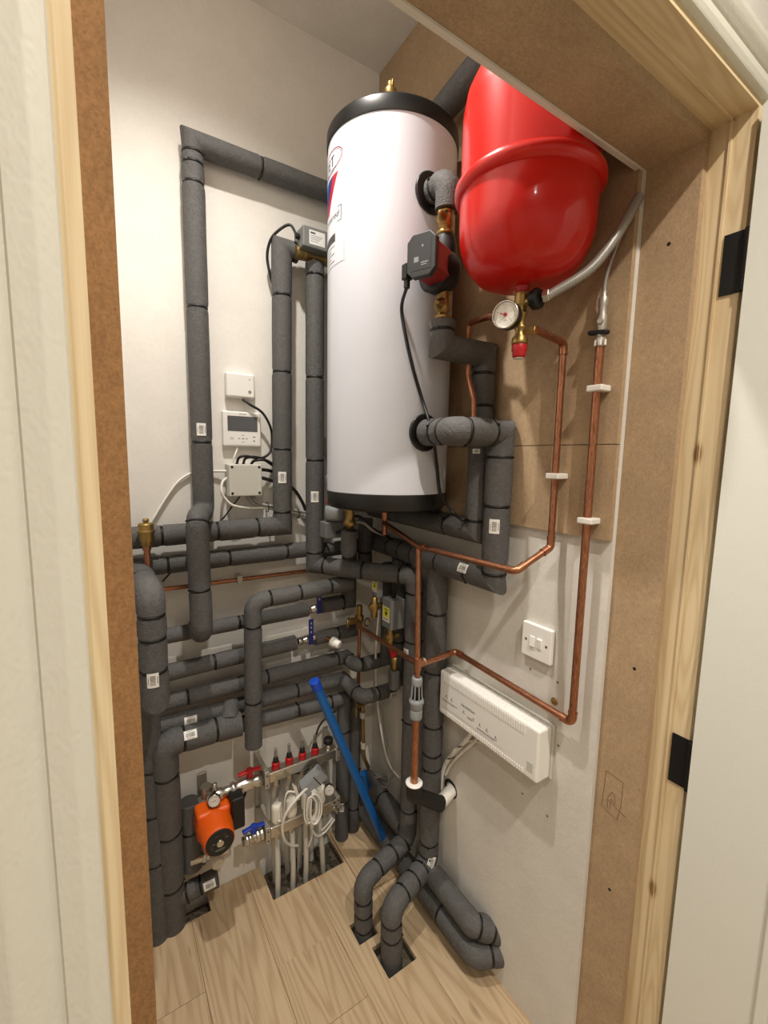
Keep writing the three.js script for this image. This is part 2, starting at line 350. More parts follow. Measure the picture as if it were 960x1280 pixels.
// recessed ceiling downlights
function downlight(o, label, angle) {
  const t = thing('ceiling_downlight', label, 'light', 'ceiling downlights'); const [x, y, z] = o.at;
  part('rim', lat(V(x, y, z), V(0, -1, 0), [[0.030, 0], [0.044, 0], [0.044, 0.003], [0.036, 0.006], [0.030, 0.004], [0.030, 0]], 32), M.white, t);
  part('lens', lat(V(x, y, z), V(0, -1, 0), [[0.030, 0.001], [0, 0.0012]], 24), std({ color: 0xffffff, emissive: o.color, emissiveIntensity: 3 }), t);
  const s = new THREE.SpotLight(o.color, o.power, 0, angle, 1.0, 2); s.position.set(x, y - 0.012, z); s.target.position.set(x, 0, z);
  s.castShadow = true; s.shadow.mapSize.set(2048, 2048); s.shadow.radius = 1.2; s.shadow.camera.near = 0.02; scene.add(s, s.target);
  t.add(s); t.add(s.target);
}
downlight(CLOSET_LAMP, 'round recessed downlight in the cupboard ceiling', 1.12);
downlight(HALL_LAMP, 'round recessed downlight in the hall ceiling by the doorway', 1.38);
downlight(HALL_LAMP_2, 'round recessed downlight in the hall ceiling away from the doorway', 1.38);

// ---------------------------------------------------------------- pipes
function buildPath(pts, fil = {}) {
  const out = [];
  pts.forEach((p, i) => {
    const rho = fil[i];
    if (!rho || i === 0 || i === pts.length - 1) { out.push(p.clone()); return; }
    const a = pts[i - 1].clone().sub(p).normalize(), b = pts[i + 1].clone().sub(p).normalize();
    const ang = Math.acos(Math.max(-1, Math.min(1, a.dot(b)))), L = rho / Math.tan(ang / 2);
    const bis = a.clone().add(b).normalize(), c = p.clone().addScaledVector(bis, rho / Math.sin(ang / 2));
    const s = p.clone().addScaledVector(a, L).sub(c), e = p.clone().addScaledVector(b, L).sub(c), tot = s.angleTo(e), ax = s.clone().cross(e).normalize();
    const N = 8; for (let k = 0; k <= N; k++) out.push(c.clone().add(s.clone().applyAxisAngle(ax, tot * k / N)));
  });
  const cum = [0]; for (let i = 1; i < out.length; i++) cum.push(cum[i - 1] + out[i].distanceTo(out[i - 1]));
  return { p: out, cum, L: cum[cum.length - 1] };
}
function at(path, s) {
  let i = 0; while (i < path.p.length - 2 && path.cum[i + 1] < s) i++;
  const d = path.p[i + 1].clone().sub(path.p[i]).normalize();
  return { c: path.p[i].clone().addScaledVector(d, s - path.cum[i]), d };
}
function near(path, px, py) { let b = 1e9, bs = 0; for (let s = 0; s <= path.L; s += 0.003) { const q = proj(at(path, s).c), e = Math.hypot(q[0] - px, q[1] - py); if (e < b) { b = e; bs = s; } } return bs; }
function sweep(path, s0, s1, radius, seg = 22) {
  const P = [], N = [], U = [], n = path.p.length; let frame = null, prev = null;
  const ringOf = (c, d, fr, r, mit) => {
    const o = []; for (let k = 0; k <= seg; k++) {
      const t = k / seg * Math.PI * 2, nn = fr[0].clone().multiplyScalar(Math.cos(t)).addScaledVector(fr[1], Math.sin(t));
      const q = c.clone().addScaledVector(nn, r);
      if (mit) { const m = q.clone().sub(c).dot(mit) / d.dot(mit); q.addScaledVector(d, -m); }
      o.push([q, nn]);
    } return o;
  };
  const push = (a, b, c, ua, ub, uc) => { for (const [v, u] of [[a, ua], [b, ub], [c, uc]]) { P.push(v[0].x, v[0].y, v[0].z); N.push(v[1].x, v[1].y, v[1].z); U.push(u[0], u[1]); } };
  const cap = (ring, c, nrm, flip) => { const cc = [c, nrm]; for (let k = 0; k < seg; k++) { const a = [ring[k][0], nrm], b = [ring[k + 1][0], nrm]; flip ? push(cc, b, a, [0, 0], [0.01, 0], [0, 0.01]) : push(cc, a, b, [0, 0], [0.01, 0], [0, 0.01]); } };
  for (let i = 0; i < n - 1; i++) {
    const d = path.p[i + 1].clone().sub(path.p[i]).normalize();
    if (!frame) { const h = Math.abs(d.y) > 0.9 ? V(1, 0, 0) : V(0, 1, 0); const a = h.clone().cross(d).normalize(); frame = [a, d.clone().cross(a).normalize()]; }
    else { const q = new THREE.Quaternion().setFromUnitVectors(prev, d); frame = frame.map(v => v.clone().applyQuaternion(q)); }
    prev = d;
    const la = path.cum[i], lb = path.cum[i + 1], a = Math.max(la, s0), b = Math.min(lb, s1); if (b - a < 1e-6) continue;
    const miter = j => { if (j <= 0 || j >= n - 1) return null; const x = path.p[j].clone().sub(path.p[j - 1]).normalize(), y = path.p[j + 1].clone().sub(path.p[j]).normalize(); return x.add(y).normalize(); };
    const ss = new Set([a, b]); for (const e of [0.002, 0.005, 0.009, 0.013]) { if (s0 + e > a && s0 + e < b) ss.add(s0 + e); if (s1 - e > a && s1 - e < b) ss.add(s1 - e); }
    const m = Math.ceil((b - a) / 0.05); for (let k = 1; k < m; k++) ss.add(a + (b - a) * k / m);
    const list = [...ss].sort((x, y) => x - y); let last = null, ls = 0;
    // keep straight rings clear of the mitre
    for (const s of list) {
      const mit = s === la && i > 0 ? miter(i) : (s === lb && i < n - 2 ? miter(i + 1) : null);
      const r = radius(s, s0, s1), c = path.p[i].clone().addScaledVector(d, s - la);
      const sharp = j => { const q = miter(j); return q ? Math.acos(Math.min(1, Math.abs(q.dot(d)))) : 0; };
      if (!mit && s !== a && s !== b) { const da = Math.tan(sharp(i)) * r * 1.02, db = Math.tan(sharp(i + 1)) * r * 1.02; if (s - la < da || lb - s < db) continue; }
      const ring = ringOf(c, d, frame, r, mit);
      if (last) for (let k = 0; k < seg; k++) {
        const u0 = k / seg * 6.283 * 0.03, u1 = (k + 1) / seg * 6.283 * 0.03;
        push(last[k], last[k + 1], ring[k + 1], [u0, ls], [u1, ls], [u1, s]); push(last[k], ring[k + 1], ring[k], [u0, ls], [u1, s], [u0, s]);
      } else if (Math.abs(s - s0) < 1e-6) cap(ring, c, d.clone().negate(), true);
      if (Math.abs(s - s1) < 1e-6) cap(ring, c, d, false);
      last = ring; ls = s;
    }
  }
  const g = new THREE.BufferGeometry(); g.setAttribute('position', new THREE.Float32BufferAttribute(P, 3)); g.setAttribute('normal', new THREE.Float32BufferAttribute(N, 3)); g.setAttribute('uv', new THREE.Float32BufferAttribute(U, 2)); return g;
}
function sticker(path, px, py, r, parent, mat, w = 0.026, l = 0.036, turn = 0) {
  const s = near(path, px, py), { c, d } = at(path, s), base = CAM.clone().sub(c); base.addScaledVector(d, -base.dot(d)).normalize(); base.applyAxisAngle(d, turn);
  const side = d.clone().cross(base), P = [], N = [], U = [], n = 6, R = r * 1.016 + 0.0008;
  const pt = (i, v) => { const t = (i / n - 0.5) * w / R, nn = base.clone().multiplyScalar(Math.cos(t)).addScaledVector(side, Math.sin(t)); return [c.clone().addScaledVector(nn, R).addScaledVector(d, (v - 0.5) * l), nn, [i / n, v]]; };
  for (let i = 0; i < n; i++) for (const q of [pt(i, 0), pt(i + 1, 0), pt(i + 1, 1), pt(i, 0), pt(i + 1, 1), pt(i, 1)]) { P.push(...q[0].toArray()); N.push(...q[1].toArray()); U.push(...q[2]); }
  const g = new THREE.BufferGeometry(); g.setAttribute('position', new THREE.Float32BufferAttribute(P, 3)); g.setAttribute('normal', new THREE.Float32BufferAttribute(N, 3)); g.setAttribute('uv', new THREE.Float32BufferAttribute(U, 2));
  return part('barcode_sticker', g, mat, parent, 'small white printed sticker');
}
const FOAM = 'grey foam lagged pipes';
function foamPipe(label, pts, r, o = {}) {
  const t = thing('insulated_pipe', label, 'pipe', o.group || FOAM), path = buildPath(pts, o.fil);
  let js = (o.joints || []).map(([x, y]) => near(path, x, y)).filter(s => s > 0.01 && s < path.L - 0.01).sort((a, b) => a - b);
  const cuts = [0, ...js, path.L], ph = rr(0, 6);
  for (let i = 0; i < cuts.length - 1; i++) {
    const g = 0.0008, a = cuts[i] + (i ? g : 0), b = cuts[i + 1] - (i < cuts.length - 2 ? g : 0);
    const k = 1 + rr(-0.012, 0.012);
    const f = (s, s0, s1) => { const e0 = i ? s - s0 : 1, e1 = i < cuts.length - 2 ? s1 - s : 1, e = Math.min(e0, e1); const q = e < 0.013 ? 1 - 0.14 * Math.pow(1 - e / 0.013, 2) : 1; return r * q * k * (1 + 0.010 * Math.sin(s * 31 + ph)); };
    part('foam_sleeve', sweep(path, a, b, f, o.seg || 22), o.mat || M.foam, t);
  }
  for (const s of js) {
    const { c, d } = at(path, s), h = 0.0034, R = r * 0.935;
    const g = [lat(c.clone().addScaledVector(d, -h), d, [[R - 0.004, 0], [R, 0], [R + 0.0006, h], [R, 2 * h], [R - 0.004, 2 * h]], 24)];
    const q = CAM.clone().sub(c); q.addScaledVector(d, -q.dot(d)).normalize().applyAxisAngle(d, rr(-1.6, 1.6));
    const hd = new THREE.BoxGeometry(0.006, 0.005, 0.005); hd.translate(c.x + q.x * (R + 0.001), c.y + q.y * (R + 0.001), c.z + q.z * (R + 0.001)); g.push(hd);
    part('cable_tie', g, M.tape, t);
  }
  for (const [x, y, m, turn, w, l] of (o.stickers || [])) sticker(path, x, y, r, t, M[m || 'barcode'], w, l, turn);
  return { t, path };
}
// bare metal pipe with capillary fittings at its corners
function metalPipe(name, label, pts, r, o = {}) {
  const t = thing(name, label, 'pipe', o.group), fil = {}; pts.forEach((p, i) => { if (i && i < pts.length - 1) fil[i] = o.bend || r * 1.6; });
  const path = buildPath(pts, fil); part('tube', sweep(path, 0, path.L, () => r, 14), o.mat || M.copper, t);
  pts.forEach((p, i) => {
    if (!i || i === pts.length - 1 || o.plain) return;
    const sub = buildPath([p.clone().add(pts[i - 1].clone().sub(p).setLength(r * 3.2)), p, p.clone().add(pts[i + 1].clone().sub(p).setLength(r * 3.2))], { 1: o.bend || r * 1.6 });
    part('elbow_fitting', sweep(sub, 0, sub.L, (s, a, b) => r * (s - a < 0.004 || b - s < 0.004 ? 1.26 : 1.16), 14), o.fit || M.copper, t);
  });
  return { t, path };
}
function clip(label, p, group) { // white saddle clip on the right wall
  const t = thing('pipe_clip', label, 'clip', group);
  part('saddle', [rbx(p.x - 0.017, 0.0 - 0.012, p.y - 0.0065, p.y + 0.0065, p.z - 0.014, p.z + 0.020, 0.003)], M.softWhite, t);
}

// ---- lagged pipes on the back wall
{
  // tall loop: from behind the cylinder, left, down, stepping forward, down and back to the wall
  const zf = 0.15, c1 = B(255, 640, 0.04), xf = colX(246, c1.y, zf), yb = B(250, 795, zf).y;
  foamPipe('tall lagged pipe rising on white wall and running over to the white cylinder', [
    B(440, 252, 0.04), B(240, 178, 0.04), V(c1.x, c1.y, 0.04), V(xf, c1.y, zf), V(xf + 0.004, yb, zf), V(xf + 0.01, yb, 0.06)], 0.030,
    { fil: { 2: 0.034, 3: 0.034, 4: 0.036 }, joints: [[325, 210], [237, 193], [237, 207], [240, 231], [246, 385], [252, 553], [246, 653], [248, 737]], stickers: [[254, 537]] });
  // pipe from the motorised valve down then left
  foamPipe('lagged pipe with square top elbow beside the motorised valve', [B(371, 316, 0.055), B(352, 311, 0.055), B(353, 657, 0.055), B(88, 679, 0.055)], 0.031,
    { joints: [[366, 315], [351, 370], [352, 466], [353, 562], [353, 640], [321, 660], [271, 664], [202, 668]], stickers: [[357, 596]] });
  foamPipe('lagged pipe lying second of the rows, above the thin copper pipe', [B(396, 685, 0.05), B(88, 719, 0.05)], 0.0275, { joints: [[357, 688], [285, 695], [209, 703]] });
  // from valve down, across under the cylinder to the corner riser, down to the floor
  const v1 = V(-0.06, 1.118, 0.345);
  foamPipe('long lagged pipe from motorised valve passing below the cylinder to the floor bend', [
    B(393.5, 330, 0.08), B(393.5, 706, 0.08), v1, V(-0.06, 0.185, 0.345), V(-0.262, 0.165, 0.385), V(-0.262, -0.04, 0.392)], 0.030,
    { fil: { 2: 0.03, 3: 0.035, 4: 0.036 }, joints: [[394, 345], [394, 472], [394, 575], [393, 690], [407, 703], [455, 708], [501, 713], [516, 740], [516, 800], [516, 900], [516, 1010], [500, 1050], [486, 1063], [470, 1083], [454, 1122], [455, 1140], [460, 1158]], stickers: [[392, 620], [512, 815, 'barcode', 0.9]] });
  // rows
  const row = (label, pts, r, z, o) => foamPipe(label, pts.map(([x, y]) => B(x, y, z)), r, o);
  row('lagged pipe with rounded elbow turning down to an open end before the rows', [[438, 728], [316, 752], [317, 932]], 0.027, 0.135, { fil: { 1: 0.034 }, joints: [[337, 748], [374, 741], [412, 735], [316, 782], [317, 876]] });
  row('lagged pipe row left of the upper blue lever valve', [[384, 762], [197, 797]], 0.0235, 0.052, { joints: [[299, 781], [305, 779]] });
  foamPipe('lagged drop from under the cylinder to the upper blue lever valve', [B(437, 662, 0.07), B(436, 751, 0.07), B(402, 757, 0.07)], 0.027, { joints: [[437, 680], [436, 720], [427, 754]] });
  row('lagged pipe row left of the lower blue lever valve', [[369, 803], [197, 844]], 0.0255, 0.052, { joints: [[267, 826]] });
  row('short lagged pipe right of the lower blue lever valve', [[393, 798], [446, 786]], 0.0245, 0.052, { joints: [[421, 792]] });
  {
    const a = B(432, 821, 0.052), z = 0.14, x2 = colX(482, a.y, z);
    foamPipe('lagged pipe row ending in a forward elbow near the red handled valve', [B(199, 880, 0.052), a, V(a.x, a.y, z), V(x2, a.y, z)], 0.0255, { fil: { 2: 0.03 }, joints: [[233, 868], [333, 846], [421, 823], [433, 832], [453, 838]] });
    const b = B(428, 848, 0.052), zb = 0.20, xb = colX(506, b.y - 0.01, zb);
    foamPipe('lagged pipe row ending in a long forward elbow towards the corner', [B(199, 907, 0.052), b, V(b.x, b.y - 0.005, zb), V(Math.min(xb, -0.034), b.y - 0.01, zb)], 0.0255, { fil: { 2: 0.03 }, joints: [[371, 864], [443, 870], [474, 878], [500, 868]], stickers: [[238, 901, 'barcode', 0.35], [489, 866, 'barcode', 0.9]] });
  }
  row('lowest lagged pipe row turning down to the floor beside the manifold', [[303, 905], [430, 873], [427, 1046]], 0.026, 0.056, { joints: [[371, 887], [412, 877], [429, 912], [428, 1000]], stickers: [[430, 1003, 'barcode', 0.2]] });
  {
    const z = 0.09, a = B(205, 930, z);
    foamPipe('fat lagged pipe with square elbow and tee running down to floor by manifold', [B(300, 904, z), a, V(a.x + 0.006, 0.0 - 0.03, 0.058)], 0.0385, { fil: { 1: 0.03 }, joints: [[229, 924], [270, 914], [211, 968], [217, 1040], [218, 1105]], stickers: [[237, 925, 'barcode', 0.15]] });
    const q = B(288, 878, 0.05);
    foamPipe('short lagged stub rising from the fat tee to the row behind', [B(287, 900, z), q], 0.028, {});
    const tee = V(a.x + 0.02, 0.10, 0.066);
    foamPipe('short lagged branch low on the wall below the orange pump', [tee, B(272, 1096, 0.085)], 0.029, { joints: [[236, 1118], [252, 1106]], stickers: [[262, 1101, 'barcode', 0.4]] });
  }
  row('short lagged drop left of the orange pump', [[236, 1002], [241, 1083]], 0.030, 0.055, { joints: [[238, 1037]] });
  {
    const x = -0.811, y = 1.163, y2 = 0.905;
    foamPipe('fat lagged pipe coming forward under the brass air vent and dropping in front', [V(x - 0.01, y, 0.02), V(x, y, 0.3), V(x, y2, 0.3), V(x - 0.004, y2 - 0.03, 0.075), V(x - 0.006, -0.03, 0.07)], 0.0325,
      { fil: { 1: 0.03 }, joints: [[188, 722], [190, 768], [190, 797], [191, 837], [190, 960], [191, 1015], [192, 1075]], stickers: [[194, 843, 'barcode', 0.1]] });
  }
  foamPipe('lagged riser in the dark corner left of the white cables', [B(444, 868, 0.045), B(441, 1040, 0.045)], 0.0245, { joints: [[443, 960], [442, 1008]] });
}
{
  foamPipe('lagged upright half hidden under the cylinder right of the brass coupling', [B(457, 648, 0.10), B(456, 708, 0.10)], 0.026, { joints: [[457, 690]] });
  foamPipe('dark lagged upright deep in the corner behind the actuator boxes', [V(-0.04, 1.12, 0.165), V(-0.04, 0.75, 0.165)], 0.027, { joints: [[484, 760]] });
  foamPipe('lagged level pipe deep under the cylinder behind the filter', [B(398, 688, 0.05), B(462, 680, 0.05)], 0.026, { joints: [[430, 684]] });
}
// ---- lagged pipes on the right wall
const CYL = V(-0.189, 0, 0.364), CR = 0.1735;
const yPortLo = rowY(541, CYL.x, CYL.z + CR), yPortHi = rowY(242, CYL.x, CYL.z + CR);
{
  const X = -0.052, zA = 0.672, yTop = yPortLo, yBot = W(611, 722, X).y;
  foamPipe('lagged pipe from lower cylinder port turning down along the fibreboard', [V(CYL.x, yTop, CYL.z + CR + 0.012), V(CYL.x, yTop, zA), V(X, yTop, zA), V(X, yBot, zA), V(X, yBot, 0.045)], 0.034,
    { fil: { 1: 0.03 }, joints: [[537, 541], [546, 541], [556, 541], [584, 542], [612, 544], [623, 571], [616, 632], [612, 716], [588, 717], [551, 704], [520, 694], [504, 690], [490, 686]], stickers: [[602, 655, 'barcode', 0.15], [588, 717, 'barcode', 0.1]] });
  const yb2 = 0.165;
  foamPipe('thick lagged riser behind the bare copper pipe with floor bend into a cut hole', [V(-0.043, yBot - 0.02, 0.438), V(-0.043, yb2, 0.438), V(-0.226, yb2 - 0.008, 0.492), V(-0.226, -0.04, 0.5)], 0.033,
    { fil: { 1: 0.036, 2: 0.038 }, joints: [[545, 765], [545, 838], [545, 905], [545, 940], [545, 958], [545, 1050], [531, 1065], [515, 1078], [502, 1090], [490, 1107], [477, 1150], [482, 1168]], stickers: [[522, 1068, 'barcode', -0.5]] });
  // pump line
  const zp = 0.60, xq = CYL.x, yq = rowY(433, xq, zp), xr = -0.05;
  foamPipe('lagged elbow on the upper cylinder port above the small brass valve', [V(xq, yPortHi, CYL.z + CR + 0.01), V(xq, yPortHi, 0.603), V(xq + 0.002, rowY(262, xq, 0.60), 0.599)], 0.030, { fil: { 1: 0.03 }, joints: [[540, 230], [551, 243]] });
  foamPipe('lagged pipe below the small dark pump stepping to the wall and dropping', [V(xq, rowY(402, xq, 0.597), 0.597), V(xq, yq, 0.597), V(xr, yq, zp), V(xr, rowY(664, xr, zp), zp), V(xr, rowY(664, xr, zp) + 0.006, 0.06)], 0.031,
    { joints: [[556, 414], [598, 468], [594, 508], [588, 650], [560, 662]], stickers: [[584, 563, 'barcode', 0.3, 0.02, 0.012]] });
  // two pipes along the foot of the right wall
  const A = (py, y) => V(-0.048, y, 0);
  foamPipe('upper of two lagged pipes along the foot of the right wall', [V(-0.05, 0.152, 0.478), V(-0.05, 0.150, 0.655), V(0.03, 0.115, 0.70)], 0.0325, { fil: { 1: 0.02 }, joints: [[598, 1152], [612, 1167]] });
  foamPipe('lower of two lagged pipes along the foot of the right wall', [V(-0.06, 0.075, 0.06), V(-0.055, 0.072, 0.675), V(0.03, 0.07, 0.712)], 0.034, { fil: { 1: 0.03 }, joints: [[563, 1135], [612, 1190]] });
  foamPipe('dark lagged pipe running low from back corner to the corner riser', [V(-0.055, 0.215, 0.05), V(-0.055, 0.205, 0.316)], 0.034, { joints: [[478, 1000]] });
  foamPipe('slim lagged riser in the dark corner behind the grey actuator box', [V(-0.042, yBot - 0.035, 0.235), V(-0.042, 0.70, 0.235)], 0.028, { joints: [[494, 745], [496, 800]] });
  foamPipe('thick lagged pipe rising at an angle over the cylinder towards the ceiling', [W(535, 160, -0.07), W(603, 78, -0.07), W(640, 30, -0.07)], 0.034, { joints: [] });
}

// ---------------------------------------------------------------- white cylinder
{
  const t = thing('hot_water_cylinder', 'tall white cylinder with black top and bottom caps hung in the corner', 'cylinder');
  const y0 = 1.352, y1 = 1.402, y2 = 2.295, y3 = 2.335, o = V(CYL.x, 0, CYL.z);
  part('body', lat(o, UP, [[CR - 0.003, y1 - 0.004], [CR, y1], [CR, y2], [CR - 0.003, y2 + 0.004]], 96), M.tank, t);
  part('bottom_cap', lat(o, UP, [[0, y0 + 0.004], [CR - 0.025, y0], [CR - 0.008, y0 + 0.003], [CR - 0.001, y0 + 0.012], [CR + 0.0005, y1 - 0.003], [CR - 0.004, y1]], 96), M.lid, t);
  part('top_cap', lat(o, UP, [[CR - 0.004, y2], [CR + 0.003, y2 + 0.002], [CR + 0.003, y3 - 0.006], [CR - 0.002, y3], [CR - 0.02, y3 + 0.002], [CR - 0.03, y3 - 0.003], [0, y3 - 0.003]], 96), M.lid, t);
  for (const y of [yPortHi, yPortLo]) part('port_collar', lat(V(CYL.x, y, CYL.z + CR - 0.003), V(0, 0, 1), [[0.046, 0], [0.048, 0.006], [0.045, 0.009], [0.03, 0.010], [0.026, 0.006]], 36), M.lid, t, 'black rubber collar');
  for (const y of [yPortHi, yPortLo]) part('port_stub', rod(V(CYL.x, y, CYL.z + CR - 0.01), V(CYL.x, y, CYL.z + CR + 0.014), 0.0255, 24), M.greyPlastic, t);
  // curved printed label wrapping the left side
  const lab = print(512, 1024, (g, w, h) => {
    g.fillStyle = '#d2d5dd'; g.fillRect(0, 0, w, h);
    g.strokeStyle = '#7b2230'; g.lineWidth = 9; g.beginPath(); g.ellipse(300, 150, 190, 92, 0, 0, 6.3); g.stroke();
    g.strokeStyle = '#3a3a44'; g.lineWidth = 5; g.beginPath(); g.ellipse(300, 150, 176, 80, 0, 0, 6.3); g.stroke();
    g.fillStyle = '#1e1e24'; g.font = 'bold 120px sans-serif'; g.fillText('JET', 210, 194); g.fillRect(210, 214, 200, 8);
    const tri = (c, a) => { g.fillStyle = c; g.beginPath(); g.moveTo(a, 270); g.lineTo(a + 76, 270); g.lineTo(a - 90, 560); g.lineTo(a - 166, 560); g.fill(); };
    tri('#2a6fc0', 190); tri('#1f3f8a', 266); tri('#3c2a5a', 330); tri('#b02236', 366);
    g.fillStyle = '#26262c'; g.font = 'italic bold 64px sans-serif'; g.fillText('Powered', 180, 640);
    g.strokeStyle = '#26262c'; g.lineWidth = 7; g.beginPath(); g.moveTo(430, 560); g.lineTo(478, 560); g.lineTo(478, 680); g.lineTo(430, 680); g.stroke();
    g.fillStyle = '#2b2b2e'; g.fillRect(150, 760, 250, 70);
    g.fillStyle = '#77767a'; for (let i = 0; i < 5; i++) g.fillRect(150, 856 + i * 32, 240 - (i % 2) * 60, 12);
  }, { roughness: 0.35 });
  const P = [], N = [], U = [], Rl = CR + 0.0007, toCam = Math.atan2(CAM.x - CYL.x, CAM.z - CYL.z);
  const a1 = toCam - 0.74, a0 = a1 - 1.0, ya = 1.985, yb = 2.28, n = 24;
  const pt = (i, v) => { const a = a0 + (a1 - a0) * i / n; return [V(CYL.x + Math.sin(a) * Rl, ya + (yb - ya) * v, CYL.z + Math.cos(a) * Rl), V(Math.sin(a), 0, Math.cos(a)), [i / n, v]]; };
  for (let i = 0; i < n; i++) for (const q of [pt(i, 0), pt(i + 1, 0), pt(i + 1, 1), pt(i, 0), pt(i + 1, 1), pt(i, 1)]) { P.push(...q[0].toArray()); N.push(...q[1].toArray()); U.push(...q[2]); }
  const g = new THREE.BufferGeometry(); g.setAttribute('position', new THREE.Float32BufferAttribute(P, 3)); g.setAttribute('normal', new THREE.Float32BufferAttribute(N, 3)); g.setAttribute('uv', new THREE.Float32BufferAttribute(U, 2));
  part('printed_label', g, lab, t, 'printed maker label with oval mark and coloured stripes');
  part('wall_bracket', [rbx(CYL.x - 0.04, CYL.x + 0.04, 1.5, 1.56, 0, CYL.z - CR + 0.004), rbx(CYL.x - 0.04, CYL.x + 0.04, 2.1, 2.16, 0, CYL.z - CR + 0.004)], M.steel, t);
  // brass air vent on top
  const vx = V(CYL.x, y3 - 0.004, CYL.z), v = thing('air_vent', 'small brass air vent on the black lid of the white cylinder', 'valve');
  const vp = V(colX(488, 2.37, CYL.z + 0.1), y3 - 0.003, CYL.z + 0.1);
  part('vent_body', lat(vp, UP, [[0, 0], [0.016, 0], [0.016, 0.012], [0.012, 0.014], [0.012, 0.026], [0.015, 0.028], [0.015, 0.040], [0.010, 0.044], [0.006, 0.044]], 20), M.brass, v);
  part('vent_cap', lat(vp.clone().add(V(0, 0.044, 0)), UP, [[0.006, 0], [0.008, 0.003], [0.008, 0.012], [0.004, 0.016], [0, 0.016]], 16), M.brass, v);
  part('vent_lever', rbx(vp.x - 0.003, vp.x + 0.003, vp.y + 0.044, vp.y + 0.058, vp.z + 0.006, vp.z + 0.012, 0.001), M.brass, v);
  // fittings under the cylinder
  const f = thing('brass_fitting', 'worn brass coupling between cylinder underside and lagged drop', 'fitting'), fp = B(437, 662, 0.21);
  const fy = y0; const fb = V(colX(437, 1.3, 0.25), fy + 0.004, 0.25), fl = fy - rowY(663, fb.x, 0.25);
  part('coupling', lat(fb, V(0, -1, 0), [[0.012, 0], [0.013, fl * 0.12], [0.020, fl * 0.14], [0.020, fl * 0.3], [0.0155, fl * 0.33], [0.0155, fl * 0.48], [0.0165, fl * 0.5], [0.0155, fl * 0.53], [0.0155, fl * 0.66], [0.020, fl * 0.7], [0.020, fl * 0.84], [0.013, fl * 0.87], [0.013, fl * 1.02], [0, fl * 1.02]], 10), M.brass, f);
  foamPipe('short lagged stub below the brass coupling under the cylinder', [V(fb.x, fy - fl, 0.25), V(fb.x, fy - fl - 0.06, 0.245), V(B(437, 700, 0.09).x, fy - fl - 0.075, 0.09)], 0.0255, { joints: [[437, 683]] });
  const f2 = thing('copper_fitting', 'small copper tail under the cylinder beside the corner', 'fitting'), f2p = V(colX(481, 1.32, 0.3), fy + 0.003, 0.3);
  part('tail', lat(f2p, V(0, -1, 0), [[0.009, 0], [0.009, 0.02], [0.012, 0.022], [0.012, 0.05], [0.008, 0.052], [0.008, 0.1], [0, 0.1]], 14), M.copper, f2);
}
